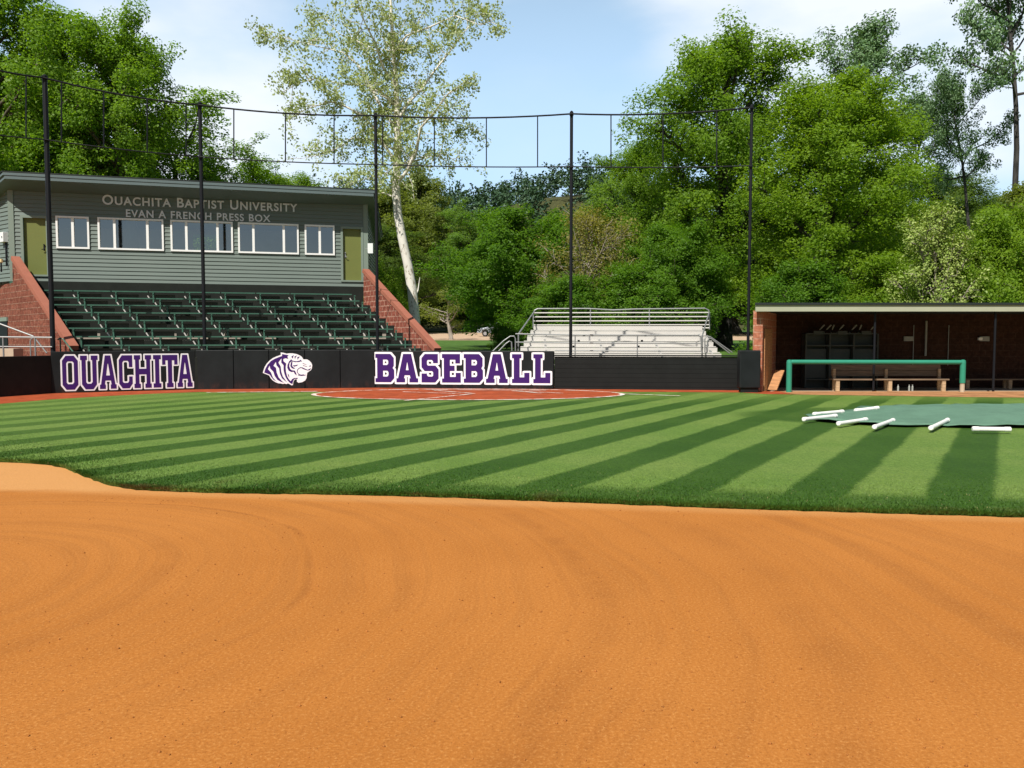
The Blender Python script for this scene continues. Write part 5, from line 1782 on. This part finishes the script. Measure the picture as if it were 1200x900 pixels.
TPL = {
    'maple': make_tree(1, 20, 5.2, .10, 28, 92000, .076, .32, leaf='leaf_maple', bark='bark', sub=11, fill=170, clump=.115),
    'maple_b': make_tree(2, 18, 5.0, .12, 26, 78000, .076, .28, leaf='leaf_maple', bark='bark', sub=11, fill=130, clump=.11, prof='vase'),
    'oak': make_tree(3, 19, 6.2, .10, 30, 125000, .072, .42, leaf='leaf_oak', bark='bark_dark', sub=12, fill=190, clump=.105),
    'oak_b': make_tree(14, 17, 5.4, .06, 28, 125000, .065, .36, leaf='leaf_lime', bark='bark_dark', sub=12, fill=230, clump=.11),
    'round': make_tree(5, 10, 5.0, .10, 24, 90000, .078, .2, leaf='leaf_deep', bark='bark', sub=11, fill=270, clump=.12),
    'olive': make_tree(6, 14, 4.4, .12, 24, 58000, .09, .22, leaf='leaf_olive', bark='bark_pale', sub=9, fill=110, clump=.13),
    'cotton': make_tree(7, 21, 4.4, .55, 15, 19000, .085, .21, leaf='leaf_blue', bark='bark_dark', sub=9, fill=2, clump=.115, elev=(20, 70), sway=1.3),
    'budding': make_tree(8, 9, 4.4, .12, 28, 10000, .08, .16, leaf='leaf_bud', bark='bark_pale', sub=12, fill=10, clump=.14),
    'shrub': make_tree(9, 5.5, 3.2, .04, 22, 64000, .056, .09, leaf='leaf_lime', bark='bark', sub=9, fill=200, clump=.14, elev=(5, 75)),
    'shrub_deep': make_tree(10, 5.0, 3.4, .03, 22, 56000, .066, .09, leaf='leaf_deep', bark='bark', sub=9, fill=180, clump=.14, elev=(5, 75)),
    'cream': make_tree(11, 6.5, 2.2, .06, 34, 17000, .052, .07, leaf='leaf_cream', bark='bark_pale', sub=9, fill=50, clump=.11, elev=(35, 82), flat=1.3),
    'bare_small': make_tree(12, 6.5, 2.9, .22, 12, 4200, .09, .20, leaf='leaf_olive', bark='bark_pale', sub=6, fill=4, clump=.18),
}


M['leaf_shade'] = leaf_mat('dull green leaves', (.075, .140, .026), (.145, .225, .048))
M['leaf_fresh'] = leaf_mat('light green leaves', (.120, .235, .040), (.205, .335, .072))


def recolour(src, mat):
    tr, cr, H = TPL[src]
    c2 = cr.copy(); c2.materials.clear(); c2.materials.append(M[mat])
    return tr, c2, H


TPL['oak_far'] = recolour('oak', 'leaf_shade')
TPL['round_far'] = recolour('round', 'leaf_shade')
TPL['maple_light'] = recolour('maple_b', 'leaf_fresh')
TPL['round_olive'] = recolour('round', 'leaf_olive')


def plant(kind, name, label, cat, px, y, top_py, width_px, yaw=0.0, group=None, sink=0.0, tilt=None):
    """one tree or shrub, scaled to the size it has in the photograph"""
    trunk, crown, H = TPL[kind]
    base = at_depth(px, 397, y)
    zb = terrain(y) - sink
    ztop = at_depth(px, top_py, y).z
    zt_ = CZ.get(kind)
    if zt_ is None:
        cz = np.empty(len(crown.vertices) * 3, np.float32); crown.vertices.foreach_get('co', cz)
        zt_ = CZ[kind] = float(cz.reshape(-1, 3)[:, 2].max())
    sz = (ztop - zb) / zt_
    co = np.empty(len(crown.vertices) * 3, np.float32); crown.vertices.foreach_get('co', co)
    span = CW.setdefault(kind, float(np.percentile(np.abs(co.reshape(-1, 3)[:, 0]), 98.6)))
    sx = (width_px / 2 / FPX * y) / span
    t = thing(name, label, cat, (base.x, y, zb), group)
    t.scale = (sx, sx, sz); t.rotation_euler = (0, 0, yaw)
    if tilt: t.rotation_euler = (tilt[0], tilt[1], yaw)
    for nm, me in (('trunk', trunk), ('crown', crown)):
        o = bpy.data.objects.new(nm, me); COL.objects.link(o); o.parent = t
    return t


CW = {}
CZ = {}
G1 = 'bright green trees behind the press box'
plant('maple', 'broadleaf_tree', 'tallest bright green tree at the far left behind the press box roof', 'tree', -5, 43, -70, 240, .4, G1)
plant('maple_b', 'broadleaf_tree', 'bright green tree with a notched top behind the left half of the press box', 'tree', 88, 47, 2, 200, 2.1, G1)
plant('maple', 'broadleaf_tree', 'spreading bright green tree whose right side meets the sky above the press box', 'tree', 146, 45, 2, 205, 3.7, G1)
plant('maple_b', 'broadleaf_tree', 'lower green tree behind the press box lettering, right of the spreading one', 'tree', 208, 50, 96, 165, 1.0, G1)
plant('maple_b', 'broadleaf_tree', 'small bright green treetop peeping over the middle of the press box roof', 'tree', 292, 56, 160, 120, 5.0, G1)
plant('oak', 'broadleaf_tree', 'dark shaded tree filling the gap low behind the left end of the press box', 'tree', 40, 54, 60, 260, 1.3, G1)
plant('oak_b', 'broadleaf_tree', 'low tree behind the right half of the press box, just topping its roof', 'tree', 345, 62, 196, 120, .3, G1)

plant('olive', 'olive_toned_tree', 'olive green tree standing behind the white sycamore trunk', 'tree', 452, 140, 212, 130, .7)
plant('olive', 'olive_toned_tree', 'tall olive tree right of the sycamore below the dark hill', 'tree', 492, 152, 190, 105, 2.7)
plant('maple_light', 'broadleaf_tree', 'light green tree below the dark hill, between the olive tree and the round tree', 'tree', 553, 141, 236, 90, 4.0)
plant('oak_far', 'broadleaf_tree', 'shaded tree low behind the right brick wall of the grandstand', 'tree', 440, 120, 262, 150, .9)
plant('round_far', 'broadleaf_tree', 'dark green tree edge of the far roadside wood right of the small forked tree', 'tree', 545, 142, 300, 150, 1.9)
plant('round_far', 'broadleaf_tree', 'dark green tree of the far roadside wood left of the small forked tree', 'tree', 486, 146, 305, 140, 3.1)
plant('olive', 'olive_toned_tree', 'yellow green tree low beside the sycamore trunk', 'tree', 478, 135, 285, 90, 4.4)
plant('round', 'round_tree', 'dense round vivid green tree left of the aluminium bleacher', 'tree', 603, 52, 236, 180, .2)
plant('round_olive', 'round_tree', 'olive green tree behind the net pole and the aluminium bleacher', 'tree', 690, 60, 242, 190, 2.3)
plant('budding', 'budding_tree', 'half bare brownish tree with pale twigs behind the aluminium bleacher', 'tree', 690, 44, 236, 125, 1.1)
plant('oak', 'broadleaf_tree', 'big dense oak left of the net pole by the dugout, its dome against the sky', 'tree', 846, 50, 34, 255, .5)
plant('oak_b', 'broadleaf_tree', 'largest lime green tree directly behind the left end of the dugout', 'tree', 968, 42, 78, 235, 2.0)
plant('oak', 'broadleaf_tree', 'green tree between the big oak and the round tree behind the bleacher', 'tree', 752, 56, 160, 140, 4.1)
plant('round', 'round_tree', 'deep green low tree behind the right end of the aluminium bleacher', 'tree', 786, 44, 255, 150, 5.2)
plant('oak_b', 'broadleaf_tree', 'lime green tree behind the dugout roof, right of the largest one', 'tree', 1040, 47, 215, 120, 3.4)
plant('cotton', 'cottonwood', 'blue green cottonwood crown rising behind the lime green trees', 'tree', 1008, 68, 12, 205, .8)
plant('cotton', 'cottonwood', 'slender blue green cottonwood filling the gap between the lime green tree and the leaning one', 'tree', 1078, 72, 108, 135, 1.9)
plant('cotton', 'cottonwood', 'thin cottonwood leaning left with gaps of sky through it', 'tree', 1168, 66, 66, 120, 0, tilt=(0, -.24))
plant('cotton', 'cottonwood', 'tallest cottonwood at the right edge with a bare dark trunk', 'tree', 1170, 60, -80, 190, 4.0)
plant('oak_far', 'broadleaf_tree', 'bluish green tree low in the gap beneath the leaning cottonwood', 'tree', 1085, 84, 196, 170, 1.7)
plant('olive', 'olive_toned_tree', 'olive bushy topped tree at the right edge under the tall cottonwood', 'tree', 1232, 52, 178, 150, 3.0)
G2 = 'shrubs behind the dugout roof'
plant('shrub', 'shrub', 'lime green shrub close behind the dugout roof at the right edge', 'shrub', 1180, 36, 226, 150, .4, G2)
plant('shrub', 'shrub', 'lime green shrub behind the dugout roof between the cream one and the big tree', 'shrub', 1046, 38, 290, 130, 2.4, G2)
plant('cream', 'flowering_shrub', 'yellow cream flowering shrub with upright sprays behind the dugout roof', 'shrub', 1092, 34.5, 222, 90, 1.2)
plant('shrub', 'shrub', 'lime green shrub behind the dugout roof just right of the cream one', 'shrub', 1126, 35.5, 262, 110, 4.4, G2)
plant('shrub_deep', 'shrub', 'deep green shrub at the foot of the largest tree behind the dugout', 'shrub', 940, 37, 300, 140, .9, G2)
G3 = 'shrubs behind the aluminium bleacher'
plant('shrub_deep', 'shrub', 'deep green shrub behind the left half of the aluminium bleacher', 'shrub', 660, 40, 318, 130, 1.9, G3)
plant('shrub_deep', 'shrub', 'deep green shrub behind the right half of the aluminium bleacher', 'shrub', 745, 41, 300, 140, 3.9, G3)
plant('shrub_deep', 'shrub', 'leafy dark shrub overhanging the silver pickup', 'shrub', 594, 47, 366, 44, .2)
plant('bare_small', 'forked_tree', 'small forked tree with a dark trunk and pale limbs standing on the far lawn', 'tree', 527, 88, 335, 80, .6)
plant('shrub', 'shrub', 'young shrub with pale stems beside the right brick wall of the grandstand', 'shrub', 447, 41, 300, 60, 3.0)
G4 = 'trees of the far roadside wood'
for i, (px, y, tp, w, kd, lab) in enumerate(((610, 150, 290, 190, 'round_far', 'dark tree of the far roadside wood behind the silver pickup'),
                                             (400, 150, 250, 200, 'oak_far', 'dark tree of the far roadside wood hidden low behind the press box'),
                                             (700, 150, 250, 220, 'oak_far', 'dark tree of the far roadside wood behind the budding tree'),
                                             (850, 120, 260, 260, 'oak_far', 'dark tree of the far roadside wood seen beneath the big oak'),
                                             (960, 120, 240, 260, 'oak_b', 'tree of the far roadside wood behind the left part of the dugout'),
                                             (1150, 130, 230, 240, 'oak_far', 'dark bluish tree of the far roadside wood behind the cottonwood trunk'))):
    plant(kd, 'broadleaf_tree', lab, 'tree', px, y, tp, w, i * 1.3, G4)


def build_trunks_by_dugout():
    for px0, px1, y, r, lab in ((851, 849, 46, .26, 'slimmer dark trunk left of the dugout corner with lit lawn behind'), (869, 874, 39, .36, 'thick dark leaning trunk close to the left end of the dugout')):
        pass


def build_sycamore():
    """the white trunked tree, its stem and main limbs placed as they stand"""
    y = 37.0
    rng = np.random.default_rng(21)
    P = lambda px, py, dy=0: np.array(at_depth(px, py, y + dy))
    base = np.array([at_depth(490, 397, y).x, y, terrain(y) - .2])
    def chain(pts, r): return (np.array(pts), np.array(r))
    trunk = [base, P(486, 372), P(483, 340), P(478, 310), P(471, 278), P(466, 250), P(464, 222), P(465, 196), P(466, 165), P(465, 130), P(464, 95), P(461, 60), P(459, 25), P(457, -15), P(455, -50)]
    tr = [.28, .23, .22, .21, .20, .19, .185, .175, .16, .14, .12, .095, .07, .045, .02]
    chains = [chain(trunk, tr)]
    limbs = [
        ([(465, 215), (476, 198), (486, 175), (494, 150), (508, 132), (528, 112), (548, 95)], [.10, .085, .075, .06, .045, .03, .012], -1.5),
        ([(465, 190), (452, 172), (440, 155), (425, 138), (405, 122), (385, 120), (360, 128), (338, 140)], [.09, .075, .065, .055, .045, .035, .022, .01], -1.0),
        ([(465, 178), (448, 165), (430, 160), (412, 163), (396, 172), (372, 183), (352, 186)], [.06, .05, .042, .035, .028, .02, .01], 1.6),
        ([(465, 150), (452, 135), (440, 115), (432, 95), (420, 78), (402, 62), (372, 52), (335, 45), (312, 44)], [.085, .075, .065, .055, .045, .035, .025, .015, .008], .8),
        ([(466, 140), (478, 122), (492, 105), (508, 84), (526, 62), (542, 42), (556, 22), (566, 4)], [.085, .07, .06, .05, .04, .03, .02, .01], 1.2),
        ([(463, 100), (450, 78), (438, 52), (428, 28), (420, 5), (414, -20)], [.07, .058, .045, .033, .02, .01], -1.4),
        ([(462, 85), (472, 60), (484, 38), (497, 14), (508, -12)], [.06, .05, .038, .022, .01], 1.5),
        ([(466, 160), (482, 148), (505, 140), (528, 140), (548, 146), (556, 160)], [.055, .045, .036, .027, .018, .009], 2.2),
        ([(465, 125), (448, 108), (428, 100), (400, 95), (372, 92), (348, 98), (332, 108)], [.06, .05, .042, .034, .026, .018, .008], -2.4),
        ([(461, 60), (478, 44), (505, 32), (535, 20), (562, 28), (580, 22)], [.055, .045, .036, .026, .017, .008], -2.0),
        ([(466, 195), (480, 190), (500, 185), (520, 178), (535, 190)], [.05, .042, .03, .02, .01], 1.0),
        ([(465, 205), (452, 200), (438, 205), (425, 214), (410, 216)], [.045, .035, .026, .018, .008], -1.2),
        ([(462, 75), (446, 60), (424, 50), (398, 38), (380, 20), (366, 30)], [.05, .042, .034, .025, .016, .008], 2.2),
    ]
    C, Rd = [], []
    for pts, r, dy in limbs:
        n = len(pts)
        q = np.array([P(x, yy, dy * 1.4 * (i / (n - 1)) ** 1.2) for i, (x, yy) in enumerate(pts)])
        q[1:-1] += rng.normal(size=(n - 2, 3)) * .05
        chains.append((q, np.array(r) * .9))
        for k in range(1, n):
            for j in range(6):
                b0 = q[k - 1] + (q[k] - q[k - 1]) * rng.random()
                d = (q[k] - q[k - 1]); d /= np.linalg.norm(d)
                dd = d * .5 + rv(rng) * .9 + np.array([0, 0, .12]); dd /= np.linalg.norm(dd)
                l = rng.uniform(.5, 1.5) * (1.1 - .3 * k / n)
                m_ = b0 + dd * l * .5 + rng.normal(size=3) * .06; e = m_ + (dd + rng.normal(size=3) * .35) * l * .5
                chains.append((np.array([b0, m_, e]), np.array([.016, .011, .005])))
                for c in (m_, e, (m_ + e) / 2 + rng.normal(size=3) * .12):
                    C.append(c); Rd.append(rng.uniform(.16, .40))
    for k in range(8, len(trunk)):
        for j in range(8):
            b0 = trunk[k]; dd = rv(rng) + np.array([0, 0, .25]); dd /= np.linalg.norm(dd); l = rng.uniform(.8, 2.0)
            m_ = b0 + dd * l * .5; e = m_ + (dd + rng.normal(size=3) * .3) * l * .5
            chains.append((np.array([b0, m_, e]), np.array([.022, .014, .006])))
            for c in (m_, e): C.append(c); Rd.append(rng.uniform(.2, .45))
    # bare stub on the left of the stem
    chains.append((np.array([P(467, 238), P(459, 230), P(450, 226), P(440, 227)]), np.array([.05, .04, .03, .012])))
    chains.append((np.array([P(485, 350), P(490, 340), P(492, 325)]), np.array([.05, .035, .012])))
    C, Rd = np.array(C), np.array(Rd)
    V, F, c = leaf_cloud(rng, C, Rd, 27000, .064, .85, .3, None, .66, 0.0)
    t = thing('sycamore', 'tall white barked sycamore with sparse pale young leaves beside the press box', 'tree', tuple(base))
    off = base
    tv, tf = tubes_np(chains, 10)
    for nm, v, f, mt, cl in (('trunk', tv, tf, M['bark_syc'], None), ('crown', V, F, M['leaf_syc'], c)):
        o = fast_mesh(nm, v - off, f, mt, clump=cl, parent=t)
        if nm == 'trunk': o.data.polygons.foreach_set('use_smooth', [True] * len(o.data.polygons))


build_sycamore()


def build_hill():
    ys = np.linspace(165, 420, 18); xs = np.linspace(-420, 420, 50)
    def hz(x, y):
        t = min(1, max(0, (y - 165) / 110)); t = t * t * (3 - 2 * t)
        ridge = 40 + 1.5 * math.sin(x * .021 + 1) + 1.2 * math.sin(x * .07) + 4 * math.exp(-((x - 20) / 16) ** 2)
        if x > 60: ridge *= max(.55, 1 - (x - 60) / 260)
        return 3.0 + t * ridge
    b = MB()
    vs_ = [(x, y, hz(x, y)) for y in ys for x in xs]; w = len(xs)
    b.add(vs_, [[j * w + i, j * w + i + 1, (j + 1) * w + i + 1, (j + 1) * w + i] for j in range(len(ys) - 1) for i in range(w - 1)])
    struct(b.build('hill', M['forest_floor'], smooth=True), 'dark wooded hill behind the field', 'hill')
    rng = np.random.default_rng(33)
    C, Rd, T = [], [], []
    n = 900
    for _ in range(n):
        y = 175 + 125 * rng.random() ** .8
        px = rng.uniform(250, 1250)
        x = (px - 600) / FPX * y
        z = hz(x, y); h = rng.uniform(6, 11) * (1.25 if rng.random() < .12 else 1)
        r = rng.uniform(2.0, 3.6); tn = rng.random() ** 1.5
        for k in range(7):
            C.append((x + rng.normal() * r * .42, y + rng.normal() * r * .42, z + h * (.35 + .62 * k / 6))); Rd.append(r * rng.uniform(.45, .8) * (1.1 - .5 * k / 6)); T.append(tn)
    V, F, c = leaf_cloud(rng, np.array(C), np.array(Rd), 150000, .42, .8, .6, None, .7, .5, np.array(T))
    o = fast_mesh('hillside_wood', V, F, M['leaf_pine'], clump=c)
    struct(o, 'dark pine wood covering the hill behind the field', 'wood', 'stuff')


build_hill()
